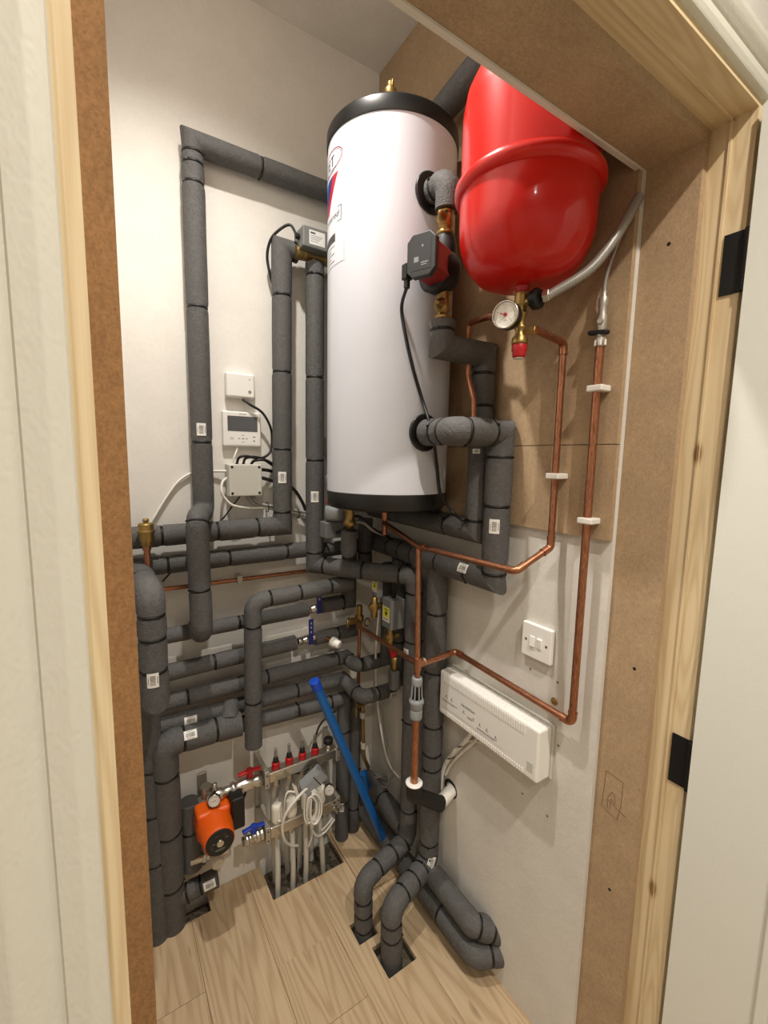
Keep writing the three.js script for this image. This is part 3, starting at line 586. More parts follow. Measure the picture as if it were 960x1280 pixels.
// ---------------------------------------------------------------- red expansion vessel
const VES = V(-0.157, 0, 0.8065);
{
  const t = thing('expansion_vessel', 'glossy red expansion vessel with rolled seam hung under the lintel', 'vessel'), o = V(VES.x, 0, VES.z), r = 0.131, yf = 2.022, yb = 1.843;
  const lower = [[0, yb], [0.03, yb + 0.001], [0.065, yb + 0.007], [0.092, yb + 0.018], [0.109, yb + 0.036], [0.122, yb + 0.06], [0.129, yb + 0.085], [r, yb + 0.11], [r + 0.001, yf - 0.012]];
  part('lower_shell', lat(o, UP, lower, 96), M.red, t);
  part('seam_flange', lat(o, UP, [[r, yf - 0.016], [r + 0.008, yf - 0.013], [r + 0.0125, yf - 0.004], [r + 0.012, yf + 0.005], [r + 0.006, yf + 0.011], [r, yf + 0.012]], 96), M.red, t);
  part('upper_shell', lat(o, UP, [[r, yf + 0.01], [r, yf + 0.14], [r - 0.006, yf + 0.175], [r - 0.022, yf + 0.208], [r - 0.05, yf + 0.222], [0.045, yf + 0.230], [0, yf + 0.232]], 96), M.red, t);
  part('wall_strap', rbx(-0.03, -0.012, yf + 0.05, yf + 0.09, VES.z - 0.06, VES.z + 0.06), M.steel, t);
  part('neck', lat(V(VES.x, yb + 0.004, VES.z), V(0, -1, 0), [[0.015, 0], [0.0155, 0.006], [0.0125, 0.008], [0.0125, 0.02], [0, 0.02]], 24), M.redPlastic, t, 'red threaded neck');
  // safety group hanging from the vessel
  const s = thing('safety_valve_group', 'brass safety valve with dial gauge and red cap below the red vessel', 'valve'), a = V(VES.x, yb - 0.010, VES.z);
  const dn = V(0, -1, 0);
  part('brass_body', [lat(a, dn, [[0.0, 0], [0.0135, 0], [0.0145, 0.002], [0.0145, 0.022], [0.011, 0.026], [0.0105, 0.036], [0.0125, 0.038], [0.0125, 0.042], [0.0095, 0.044], [0.0095, 0.064], [0.0125, 0.066], [0.0125, 0.070], [0.0095, 0.072], [0.0095, 0.082], [0.0155, 0.088], [0.0165, 0.098], [0.0155, 0.102], [0, 0.102]], 18),
    rod(a.clone().add(V(0, -0.022, 0)), a.clone().add(V(0.004, -0.020, 0.03)), 0.0085, 14), rod(a.clone().add(V(0, -0.04, 0)), a.clone().add(V(-0.03, -0.05, 0.004)), 0.0065, 14), hexnut(a.clone().add(V(0.004, -0.076, 0.006)), a.clone().add(V(0.012, -0.077, 0.03)), 0.0085)], M.brass, s);
  part('red_cap', lat(a.clone().add(V(0, -0.1, 0)), dn, [[0.0125, 0], [0.0155, 0.002], [0.0155, 0.014], [0.0135, 0.016], [0.0135, 0.024], [0.011, 0.028], [0, 0.028]], 10), M.redPlastic, s, 'ribbed red plastic cap');
  part('cap_end', lat(a.clone().add(V(0, -0.1275, 0)), dn, [[0.0105, 0], [0.0105, 0.0022], [0, 0.0024]], 16), M.softWhite, s);
  part('black_wheel', lat(a.clone().add(V(0.004, -0.020, 0.022)), V(0.1, 0.02, 1), [[0, 0], [0.018, 0.001], [0.0205, 0.005], [0.0205, 0.015], [0.018, 0.019], [0, 0.02]], 9), M.black, s, 'black plastic hand wheel');
  // dial gauge turned to the left of the doorway
  const gp = V(colX(630, 1.735, VES.z + 0.01), rowY(393, colX(630, 1.735, VES.z + 0.01), VES.z + 0.01), VES.z + 0.01), gd = V(-0.93, -0.06, 0.36).normalize();
  const back = gp.clone().addScaledVector(gd, -0.025);
  const gg = part('gauge', lat(back, gd, [[0, 0], [0.023, 0], [0.0265, 0.003], [0.0265, 0.022], [0.025, 0.025]], 40), M.black, s, 'black pressure gauge case');
  part('bezel', lat(back, gd, [[0.0235, 0.022], [0.0265, 0.022], [0.027, 0.026], [0.0245, 0.0275], [0.0235, 0.0255]], 40), M.chrome, gg);
  const dial = print(256, 256, (c) => {
    c.fillStyle = '#e9e6de'; c.fillRect(0, 0, 256, 256); c.translate(128, 128); c.strokeStyle = '#333'; c.lineWidth = 4;
    for (let i = 0; i <= 20; i++) { const q = (-225 + i * 13.5) * Math.PI / 180, e = i % 5 ? 94 : 84; c.beginPath(); c.moveTo(Math.cos(q) * e, Math.sin(q) * e); c.lineTo(Math.cos(q) * 104, Math.sin(q) * 104); c.stroke(); }
    c.fillStyle = '#333'; c.font = '22px sans-serif'; c.textAlign = 'center';['0', '1', '2', '3', '4'].forEach((d, i) => { const q = (-225 + i * 67.5) * Math.PI / 180; c.fillText(d, Math.cos(q) * 66, Math.sin(q) * 66 + 8); }); c.fillText('bar', 0, 62);
    c.strokeStyle = '#b8263a'; c.lineWidth = 10; c.beginPath(); c.moveTo(-60, -20); c.lineTo(8, 4); c.stroke();
  });
  const qd = new THREE.Quaternion().setFromRotationMatrix(new THREE.Matrix4().lookAt(gd, V(0, 0, 0), UP));
  const dg = new THREE.CircleGeometry(0.0238, 32).applyQuaternion(qd).translate(...back.clone().addScaledVector(gd, 0.0235).toArray()); part('dial', dg, dial, gg, 'white gauge dial');
  part('needle', [rod(back.clone().addScaledVector(gd, 0.0238), back.clone().addScaledVector(gd, 0.026), 0.0035, 12, 0.0003)], M.redPlastic, gg);
  part('gauge_stem', rod(back, a.clone().add(V(-0.004, -0.055, 0.002)), 0.006, 12), M.brass, s);
  // outlet copper to the right and down the wall
  const xC = -0.032, st = a.clone().add(V(0.012, -0.077, 0.03)), zC = W(700, 450, xC).z;
  const pTop = V(xC, st.y - 0.005, W(703, 440, xC).z + 0.002);
  const pBot = W(686, 690, xC), p1 = W(645, 714, -0.125), p0 = V(-0.15, W(523, 683, -0.15).y, W(523, 683, -0.15).z);
  metalPipe('copper_pipe', 'copper discharge pipe from safety valve down the fibreboard and back under the cylinder', [st, pTop, V(xC, pBot.y + 0.012, pTop.z), p1, p0, V(-0.155, p0.y + 0.045, 0.30)], 0.0078, { group: 'bare copper pipes' });
  clip('white saddle clip on the copper pipe right of the lagged drop', V(xC, W(693, 595, xC).y, pTop.z), 'white pipe clips');
  // capillary from gauge tee back and down
  const q0 = a.clone().add(V(-0.012, -0.062, -0.01)), x5 = -0.10, q1 = W(586, 404, x5), q2 = W(585, 470, x5), q3 = W(592, 500, x5), q4 = W(592, 538, x5);
  metalPipe('copper_pipe', 'short copper pipe from the brass safety valve dropping to the lagged elbow', [q0, W(612, 396, x5 - 0.01), q1, q2, q3, q4], 0.0072, { group: 'bare copper pipes', plain: true });
  // braided hoses
  const h0 = a.clone().add(V(0.006, -0.020, 0.044)), hr = 0.0095;
  const hs = thing('braided_hose', 'thick braided steel hose from the safety valve rising to the corner', 'hose');
  part('hose', tube([h0.clone().add(V(0.004, 0, 0.01)), W(738, 336, -0.098), W(775, 288, -0.062), W(799, 246, -0.024)], hr, 60, 14), M.braid, hs);
  part('ferrule', [rod(h0, W(706, 357, -0.12), 0.0085, 16), hexnut(h0.clone().add(V(0, 0, 0.004)), h0.clone().add(V(0.004, 0.001, 0.016)), 0.012)], M.chrome, hs);
}
// fill loop copper on the right
{
  const x = -0.03, top = W(752, 432, x), bot = W(719, 906, x), z = 0.905;
  const l = V(x, bot.y, z), c = W(565, 812, x), tee = V(colX(521.5, 0.885, 0.515), rowY(832, colX(521.5, 0.885, 0.515), 0.515), 0.515);
  metalPipe('copper_pipe', 'copper pipe rising beside the doorway edge and bending below the white box', [V(x, top.y, z), l, V(x, c.y, 0.515), tee], 0.0085, { group: 'bare copper pipes' });
  clip('white saddle clip under the filling valve on the copper pipe by the doorway edge', V(x, W(747, 486, x).y, z), 'white pipe clips');
  clip('white saddle clip near panel bottom on the copper pipe by the doorway edge', V(x, W(737, 651, x).y, z), 'white pipe clips');
  const v = thing('fill_valve', 'chrome filling valve with black lever on top of copper pipe', 'valve'), a = V(x, top.y - 0.002, z);
  part('valve_body', [lat(a, UP, [[0, 0], [0.0115, 0], [0.0115, 0.016], [0.009, 0.018], [0.009, 0.034], [0.0105, 0.036], [0.0105, 0.06], [0.008, 0.062], [0.008, 0.078], [0.0095, 0.08], [0.0095, 0.094], [0.006, 0.097], [0.0055, 0.108], [0, 0.108]], 16), rod(a.clone().add(V(0, 0.048, 0)), a.clone().add(V(-0.014, 0.048, 0.004)), 0.006, 12)], M.steel, v);
  part('nut', hexnut(a.clone().add(V(0, 0.001, 0)), a.clone().add(V(0, 0.013, 0)), 0.0128), M.softWhite, v);
  part('lever', new RoundedBoxGeometry(0.016, 0.009, 0.042, 2, 0.004).rotateX(0.12).translate(a.x - 0.004, a.y + 0.028, a.z - 0.003), M.black, v, 'black lever');
  const h = thing('thin_hose', 'thin braided hose curving up from the filling valve', 'hose');
  part('hose', tube([a.clone().add(V(0, 0.10, 0)), W(757, 350, -0.03), W(764, 325, -0.03), W(780, 285, -0.026), W(794, 260, -0.03), W(799, 248, -0.026)], 0.0042, 50, 10), M.braid, h);
  // drop to the tundish
  const p0 = V(-0.15, W(523, 683, -0.15).y, W(523, 683, -0.15).z), tTop = V(tee.x, tee.y + 0.004, tee.z);
  const yT = rowY(846, tee.x, tee.z), yT2 = rowY(898, tee.x, tee.z), yE = rowY(977, tee.x, tee.z);
  metalPipe('copper_pipe', 'vertical copper pipe dropping to the grey tundish', [V(p0.x, p0.y, p0.z), V(tee.x, yT, tee.z)], 0.0082, { group: 'bare copper pipes' });
  metalPipe('copper_pipe', 'vertical copper pipe below the grey tundish into the black elbow', [V(tee.x, yT2, tee.z), V(tee.x, yE - 0.02, tee.z)], 0.0108, { group: 'bare copper pipes' });
  metalPipe('copper_pipe', 'dark copper pipe slanting back from the tee above the tundish', [tTop, W(447, 782, tee.x + 0.02)], 0.0078, { group: 'bare copper pipes' });
  const tf = thing('tee_fitting', 'soldered copper tee above the grey tundish', 'fitting');
  part('tee', [rod(tTop.clone().add(V(0, 0.02, 0)), tTop.clone().add(V(0, -0.018, 0)), 0.0105, 16), rod(tTop, tTop.clone().add(V(0.022, 0.003, 0)), 0.0105, 16)], M.copper, tf);
  part('solder_ring', rod(tTop.clone().add(V(0.02, 0.003, 0)), tTop.clone().add(V(0.026, 0.004, 0)), 0.0112, 16), M.solder, tf);
  const td = thing('tundish', 'grey plastic tundish with open slots on the copper drop', 'tundish'), H = yT - yT2, o = V(tee.x, yT2, tee.z);
  part('upper_nut', lat(o, UP, [[0.009, H * 0.80], [0.014, H * 0.80], [0.0155, H * 0.84], [0.0155, H * 0.96], [0.013, H], [0.009, H]], 14), M.greyPlastic, td);
  part('funnel', lat(o, UP, [[0.011, H * 0.22], [0.017, H * 0.24], [0.0195, H * 0.36], [0.0215, H * 0.40], [0.0215, H * 0.46], [0.0175, H * 0.47], [0.0165, H * 0.5]], 24), M.greyPlastic, td);
  part('lower_nut', lat(o, UP, [[0.010, 0], [0.016, 0], [0.018, H * 0.04], [0.018, H * 0.2], [0.015, H * 0.24], [0.010, H * 0.24]], 12), M.greyPlastic, td);
  for (let i = 0; i < 8; i++) { const q = i / 8 * 6.283 + 0.2; part('rib', rod(V(o.x + Math.cos(q) * 0.0165, o.y + H * 0.46, o.z + Math.sin(q) * 0.0165), V(o.x + Math.cos(q) * 0.0135, o.y + H * 0.81, o.z + Math.sin(q) * 0.0135), 0.0022, 6, 0.0003), M.greyPlastic, td); }
  part('inner_nozzle', lat(o, UP, [[0.009, H * 0.4], [0.0095, H * 0.42], [0.0095, H * 0.82]], 16), M.black, td);
  // black taped elbow into the wall
  const e = thing('drain_elbow', 'black taped drain elbow with white collar going into the wall', 'elbow'), ye = yE - 0.03;
  const hole = W(563, 986, -0.002), pth = buildPath([V(tee.x, yE - 0.004, tee.z), V(tee.x, ye - 0.012, tee.z), V(-0.075, hole.y + 0.006, 0.522)], { 1: 0.02 });
  part('black_lagging', sweep(pth, 0, pth.L, s => 0.023 * (1 + 0.06 * Math.sin(s * 210)), 20), M.tape, e);
  part('white_collar', lat(V(tee.x, yE - 0.006, tee.z), UP, [[0.0115, 0.001], [0.0235, 0], [0.025, 0.002], [0.025, 0.004], [0.0225, 0.006], [0.0115, 0.0062]], 32), M.white, e);
  part('wall_stub', rod(V(-0.078, hole.y + 0.006, 0.522), V(0.01, hole.y, hole.z + 0.002), 0.019, 18), M.softWhite, e, 'plaster smeared white pipe stub');
  part('hole_edge', lat(V(-0.0012, hole.y, hole.z), V(-1, 0, 0), [[0.020, 0], [0.030, 0.0004], [0.028, 0.0012], [0.020, 0.001]], 14), M.gap, e);
}
// ---------------------------------------------------------------- dark pump on the cylinder
{
  const x = CYL.x, z = 0.597;
  const py = y => rowY(y, x, z);
  const brassValve = (label, ya, yb, hy) => {
    const v = thing('isolating_valve', label, 'valve', 'pump isolating valves'), a = V(x, ya, z), L = ya - yb;
    part('valve_body', [lat(a, V(0, -1, 0), [[0, 0], [0.019, 0], [0.019, L * 0.16], [0.0155, L * 0.2], [0.018, L * 0.35], [0.0185, L * 0.5], [0.018, L * 0.66], [0.0135, L * 0.74], [0.0135, L * 0.8], [0.021, L * 0.84], [0.021, L], [0, L]], 16)], M.brass, v);
    const d = V(-0.8, 0.02, 0.45).normalize(), c = V(x, hy, z).addScaledVector(d, 0.012);
    part('spindle', lat(c, d, [[0, 0], [0.014, 0], [0.0165, 0.003], [0.0165, 0.006], [0.010, 0.008], [0.011, 0.012], [0.008, 0.016], [0.0075, 0.021], [0.005, 0.023], [0.0055, 0.028], [0, 0.03]], 18), M.brass, v);
  };
  brassValve('brass isolating valve above the small dark pump', py(262), py(296), py(276));
  brassValve('brass isolating valve below the small dark pump', py(362), py(402), py(384));
  const p = thing('circulation_pump', 'small dark pump with angular grey face and red side on cylinder', 'pump'), yc = py(340), top = py(295), bot = py(364);
  part('volute', [lat(V(x, bot, z), UP, [[0, 0], [0.02, 0], [0.024, 0.008], [0.0275, 0.03], [0.029, (top - bot) / 2], [0.0275, top - bot - 0.03], [0.024, top - bot - 0.008], [0.02, top - bot], [0, top - bot]], 28),
    lat(V(x - 0.02, yc - 0.004, z), V(-1, 0, 0.12), [[0, -0.03], [0.046, -0.03], [0.049, -0.02], [0.049, 0.014], [0.044, 0.02], [0, 0.02]], 32)], M.black, p);
  const d = V(-0.93, 0.0, 0.37).normalize(), sd = V(d.z, 0, -d.x); // face looks to the left of the doorway
  const oct = (w, h, c) => { const s = new THREE.Shape(); s.moveTo(-w + c, -h); s.lineTo(w - c, -h); s.lineTo(w, -h + c); s.lineTo(w, h - c); s.lineTo(w - c, h); s.lineTo(-w + c, h); s.lineTo(-w, h - c); s.lineTo(-w, -h + c); s.closePath(); return s; };
  const mat = (off) => new THREE.Matrix4().makeBasis(V(-d.z, 0, d.x).negate(), UP, d).setPosition(x + d.x * off, yc, z + d.z * off);
  part('motor', new THREE.ExtrudeGeometry(oct(0.031, 0.036, 0.01), { depth: 0.062, bevelEnabled: true, bevelSize: 0.002, bevelThickness: 0.002, bevelSegments: 2 }).applyMatrix4(mat(0.03)), M.redPump, p, 'dark red motor housing');
  const face = part('control_face', new THREE.ExtrudeGeometry(oct(0.034, 0.043, 0.013), { depth: 0.012, bevelEnabled: true, bevelSize: 0.002, bevelThickness: 0.002, bevelSegments: 2 }).applyMatrix4(mat(0.094)), M.anthracite, p, 'dark grey control face');
  const mark = print(128, 128, (c) => { c.fillStyle = '#2c2d2f'; c.fillRect(0, 0, 128, 128); c.fillStyle = '#8b8d90'; c.fillRect(20, 70, 30, 22); c.fillRect(66, 96, 46, 5); c.fillRect(66, 106, 36, 4); c.beginPath(); c.arc(74, 28, 6, 0, 7); c.fill(); });
  part('control_print', new THREE.PlaneGeometry(0.05, 0.062).applyMatrix4(mat(0.1086)), mark, face);
  const pl = V(x, yc - 0.022, z).addScaledVector(d, 0.092).addScaledVector(V(-d.z, 0, d.x), 0.045);
  part('plug', [new RoundedBoxGeometry(0.02, 0.034, 0.018, 2, 0.003).translate(pl.x, pl.y, pl.z), rod(V(pl.x, pl.y - 0.015, pl.z), V(pl.x, pl.y - 0.034, pl.z), 0.007, 12)], M.black, p, 'black cable plug');
  const Z = (px, py_, dz = 0.008) => { // lies on the front of the cylinder
    for (let zz = 0.60; zz > 0.2; zz -= 0.002) { const q = B(px, py_, zz); if (Math.hypot(q.x - CYL.x, q.z - CYL.z) < CR + dz) return q; } return B(px, py_, 0.45);
  };
  cable('pump_cable', 'black cable hanging from the dark pump down the white cylinder', [V(pl.x, pl.y - 0.03, pl.z), Z(502, 385), Z(507, 420), Z(516, 460), Z(528, 500), Z(540, 540, 0.05), Z(546, 580), Z(551, 618, 0.012), W(566, 640, -0.095), W(580, 650, -0.09), W(590, 640, -0.02)], 0.0042, M.wireBlack, null, 120);
}
// ---------------------------------------------------------------- motorised valve by the cylinder
{
  const v = thing('motorised_valve', 'grey motorised valve head on brass body beside the cylinder', 'valve'), z = 0.08;
  const c = B(392, 318, z), br = B(392, 332, z);
  part('brass_body', [rod(B(369, 315, z), B(378, 317, z), 0.02, 20), lat(B(377, 317, z), V(1, 0, 0), [[0, 0], [0.017, 0], [0.019, 0.006], [0.019, 0.02], [0.014, 0.026], [0.016, 0.05], [0.014, 0.07], [0.019, 0.076], [0.019, 0.095], [0, 0.1]], 14),
    lat(c, V(0, -1, 0), [[0, 0], [0.014, 0], [0.012, 0.02], [0.015, 0.026], [0.0155, 0.042], [0.011, 0.05], [0, 0.05]], 10)], M.brass, v);
  const q = B(379, 285, 0.13), hd = part('actuator_head', rbx(q.x, q.x + 0.105, q.y - 0.048, q.y + 0.012, 0.055, 0.13, 0.004), M.greyBox, v, 'grey metal actuator box');
  const lb = print(128, 80, (g) => { g.fillStyle = '#dcdad6'; g.fillRect(0, 0, 128, 80); g.fillStyle = '#444'; g.fillRect(10, 10, 40, 10); g.fillStyle = '#888';[28, 38, 48, 60].forEach((y, i) => g.fillRect(10, y, 100 - i * 12, 4)); });
  part('rating_label', new THREE.PlaneGeometry(0.052, 0.04).translate(q.x + 0.045, q.y - 0.018, 0.1306), lb, hd);
  part('cable_gland', rod(V(q.x - 0.012, q.y - 0.012, 0.1), V(q.x, q.y - 0.014, 0.1), 0.008, 12), M.black, v);
  cable('valve_cable', 'black cable looping from the grey motorised valve behind the lagged pipe', [V(q.x - 0.008, q.y - 0.012, 0.1), B(362, 281, 0.09), B(346, 290, 0.07), B(337, 303, 0.05), B(334, 322, 0.035), B(338, 345, 0.03), B(345, 370, 0.02)], 0.0042, M.wireBlack);
  // air vent on the fat pipe, left
  const x = -0.812, zz = 0.105, yb = 1.163 + 0.026, t = thing('air_vent', 'brass bottle air vent standing on the fat lagged pipe beside the doorway', 'valve');
  const px = V(colX(184, 1.22, zz), yb, zz), ht = rowY(648, px.x, zz) - yb;
  part('stem', lat(px, UP, [[0.0085, 0], [0.0085, ht * 0.33], [0.011, ht * 0.34], [0.011, ht * 0.45]], 14), M.copper, t);
  part('bottle', lat(px, UP, [[0.011, ht * 0.42], [0.016, ht * 0.44], [0.0165, ht * 0.52], [0.0195, ht * 0.55], [0.0195, ht * 0.70], [0.023, ht * 0.71], [0.023, ht * 0.75], [0.0195, ht * 0.76], [0.020, ht * 0.87], [0.018, ht * 0.90], [0.007, ht * 0.91], [0.0055, ht * 0.95]], 28), M.brass, t);
  part('cap', lat(px, UP, [[0.0055, ht * 0.93], [0.008, ht * 0.94], [0.008, ht * 0.985], [0.004, ht], [0, ht]], 12), M.brass, t);
  // thin copper row with clip
  metalPipe('copper_pipe', 'thin bright copper pipe level on the white wall between lagged rows', [B(100, 750, 0.028), B(396, 712, 0.028)], 0.0068, { group: 'bare copper pipes' });
  const cp = B(299, 724, 0.028), k = thing('pipe_clip', 'clear plastic clip on the thin level copper pipe', 'clip', 'white pipe clips');
  part('saddle', rbx(cp.x - 0.008, cp.x + 0.008, cp.y - 0.012, cp.y + 0.014, 0.001, 0.04, 0.003), M.pex, k);
}
// blue lever valves on the rows
for (const [px, py, lx, ly, lh, label] of [[391, 762, 400, 745, 38, 'blue lever ball valve on the upper lagged row, lever standing up'], [381, 800, 384, 787, 32, 'blue lever ball valve on the lower lagged row, lever standing up']]) {
  const v = thing('ball_valve', label, 'valve', 'blue lever ball valves'), z = 0.055, a = B(px - 9, py + 2, z), b = B(px + 14, py - 4, z), d = b.clone().sub(a), L = d.length();
  part('valve_body', lat(a, d, [[0, 0], [0.013, 0], [0.0145, L * 0.05], [0.0145, L * 0.25], [0.011, L * 0.28], [0.0165, L * 0.42], [0.0165, L * 0.58], [0.011, L * 0.7], [0.0145, L * 0.74], [0.0145, L * 0.95], [0.013, L], [0, L]], 8), M.chrome, v);
  const c = a.clone().lerp(b, 0.5); part('stem', rod(c, c.clone().add(V(0, 0, 0.03)), 0.007, 14), M.chrome, v);
  const s = c.clone().add(V(0.002, 0, 0.03)); const hgt = 0.0026 * lh;
  const lv = part('lever', [rbx(s.x - 0.009, s.x + 0.009, s.y - 0.008, s.y + hgt, s.z, s.z + 0.004, 0.002)], M.blueLever, v, 'dark blue lever');
  part('lever_print', [0.45, 0.65, 0.83].map(k => new THREE.PlaneGeometry(0.005, 0.008).translate(s.x, s.y + hgt * k, s.z + 0.0043)), M.wireGrey, lv);
}
{ // white drain cap
  const p = B(414, 801, 0.09), d = V(0.5, -0.25, 0.83).normalize(), t = thing('capped_pipe_end', 'white plastic screw cap on a short pipe end among lagged rows', 'pipe end');
  part('cap', lat(p, d, [[0, 0], [0.016, 0], [0.0175, 0.003], [0.0175, 0.02], [0.0145, 0.022], [0.0145, 0.034], [0.012, 0.037], [0, 0.037]], 20), M.white, t);
  part('pipe_end', rod(p.clone().addScaledVector(d, -0.04), p, 0.009, 12), M.copper, t);
  // brass drain cocks, corner
  const g = thing('drain_valve', 'brass drain valves clustered in the corner below the cylinder', 'valve'), q = W(438, 776, -0.13);
  const qb = B(440, 775, 0.12);
  part('valve_body', [rod(qb.clone().add(V(0.03, 0.05, 0)), qb.clone().add(V(0.03, -0.04, 0)), 0.011, 12), rod(qb.clone().add(V(-0.02, 0, 0.01)), qb.clone().add(V(0.04, -0.005, 0)), 0.012, 12), hexnut(qb.clone().add(V(0.03, -0.005, 0)), qb.clone().add(V(0.03, 0.012, 0)), 0.016)], M.brass, g);
  part('hand_wheel', [new THREE.TorusGeometry(0.016, 0.0035, 8, 20).rotateY(0.9).translate(qb.x - 0.022, qb.y, qb.z + 0.014), new THREE.TorusGeometry(0.014, 0.0035, 8, 20).rotateY(0.3).translate(qb.x + 0.062, qb.y - 0.02, qb.z)], M.brass, g);
  metalPipe('copper_pipe', 'thin copper pipe dropping in the dark corner below the drain valves', [qb.clone().add(V(0.03, -0.03, 0)), V(qb.x + 0.03, 0.62, qb.z)], 0.006, { group: 'bare copper pipes' });
}
// grey actuator boxes with yellow warning stickers in the corner
function actuator(label, px, pyT, pyB, x, pxL, pxR, zOff) {
  const t = thing('zone_valve', label, 'valve', 'grey zone valve actuators'), ym = 0.95, z = colZ(px, ym, x), y1 = rowY(pyT, x, z), y0 = rowY(pyB, x, z), zb = colZ(pxL, ym, x), x1 = Math.min(colX(pxR, ym, z), -0.002);
  const b = part('actuator_box', rbx(x, x1, y0, y1, zb, z, 0.003), M.greyBox, t);
  part('warning_label', new THREE.PlaneGeometry((z - zb) * 0.72, (y1 - y0) * 0.5).rotateY(-Math.PI / 2).translate(x - 0.0007, y0 + (y1 - y0) * 0.48, (z + zb) / 2 - 0.002), M.warn, b, 'yellow warning sticker');
  part('box_seam', [rbx(x - 0.0012, x + 0.002, y0 + 0.002, y1 - 0.002, z - 0.0052, z - 0.0032, 0.0004)], M.steel, b);
  part('lever_slot', rbx((x + x1) / 2 - 0.006, (x + x1) / 2 + 0.006, y1 - 0.001, y1 + 0.022, (z + zb) / 2 - 0.006, (z + zb) / 2 + 0.006, 0.002), M.black, b);
  const c = V((x + x1) / 2 - 0.01, y0, (z + zb) / 2);
  part('brass_body', [lat(c, V(0, -1, 0), [[0, 0], [0.010, 0], [0.010, 0.02], [0.015, 0.022], [0.015, 0.045], [0.011, 0.047], [0.011, 0.07], [0, 0.07]], 8), rod(c.clone().add(V(-0.02, -0.034, 0)), c.clone().add(V(0.03, -0.034, 0)), 0.011, 12)], M.brass, t);
  return { x, x1, y0, y1, z, zb };
}
{
  const a = actuator('grey zone valve actuator box with yellow sticker left of copper drop', 489, 752, 789, -0.135, 477, 506);
  actuator('partly hidden zone valve actuator with yellow sticker behind lagged cross pipe', 472, 722, 748, -0.15, 464, 478);
  const h = thing('red_valve', 'red handled valve above a small lagged stub in the corner', 'valve'), c = W(490, 815, -0.10);
  part('red_handle', new RoundedBoxGeometry(0.018, 0.05, 0.016, 2, 0.005).rotateZ(0.35).translate(c.x, c.y + 0.004, c.z), M.redPlastic, h, 'red plastic handle');
  part('valve_body', [lat(c.clone().add(V(0.012, -0.02, 0)), V(0, -1, 0), [[0, 0], [0.013, 0], [0.013, 0.02], [0.009, 0.024], [0.012, 0.045], [0, 0.05]], 10)], M.brass, h);
  foamPipe('small lagged stub below the red handled valve', [c.clone().add(V(0.012, -0.068, 0)), c.clone().add(V(0.012, -0.13, 0))], 0.02, {});
}

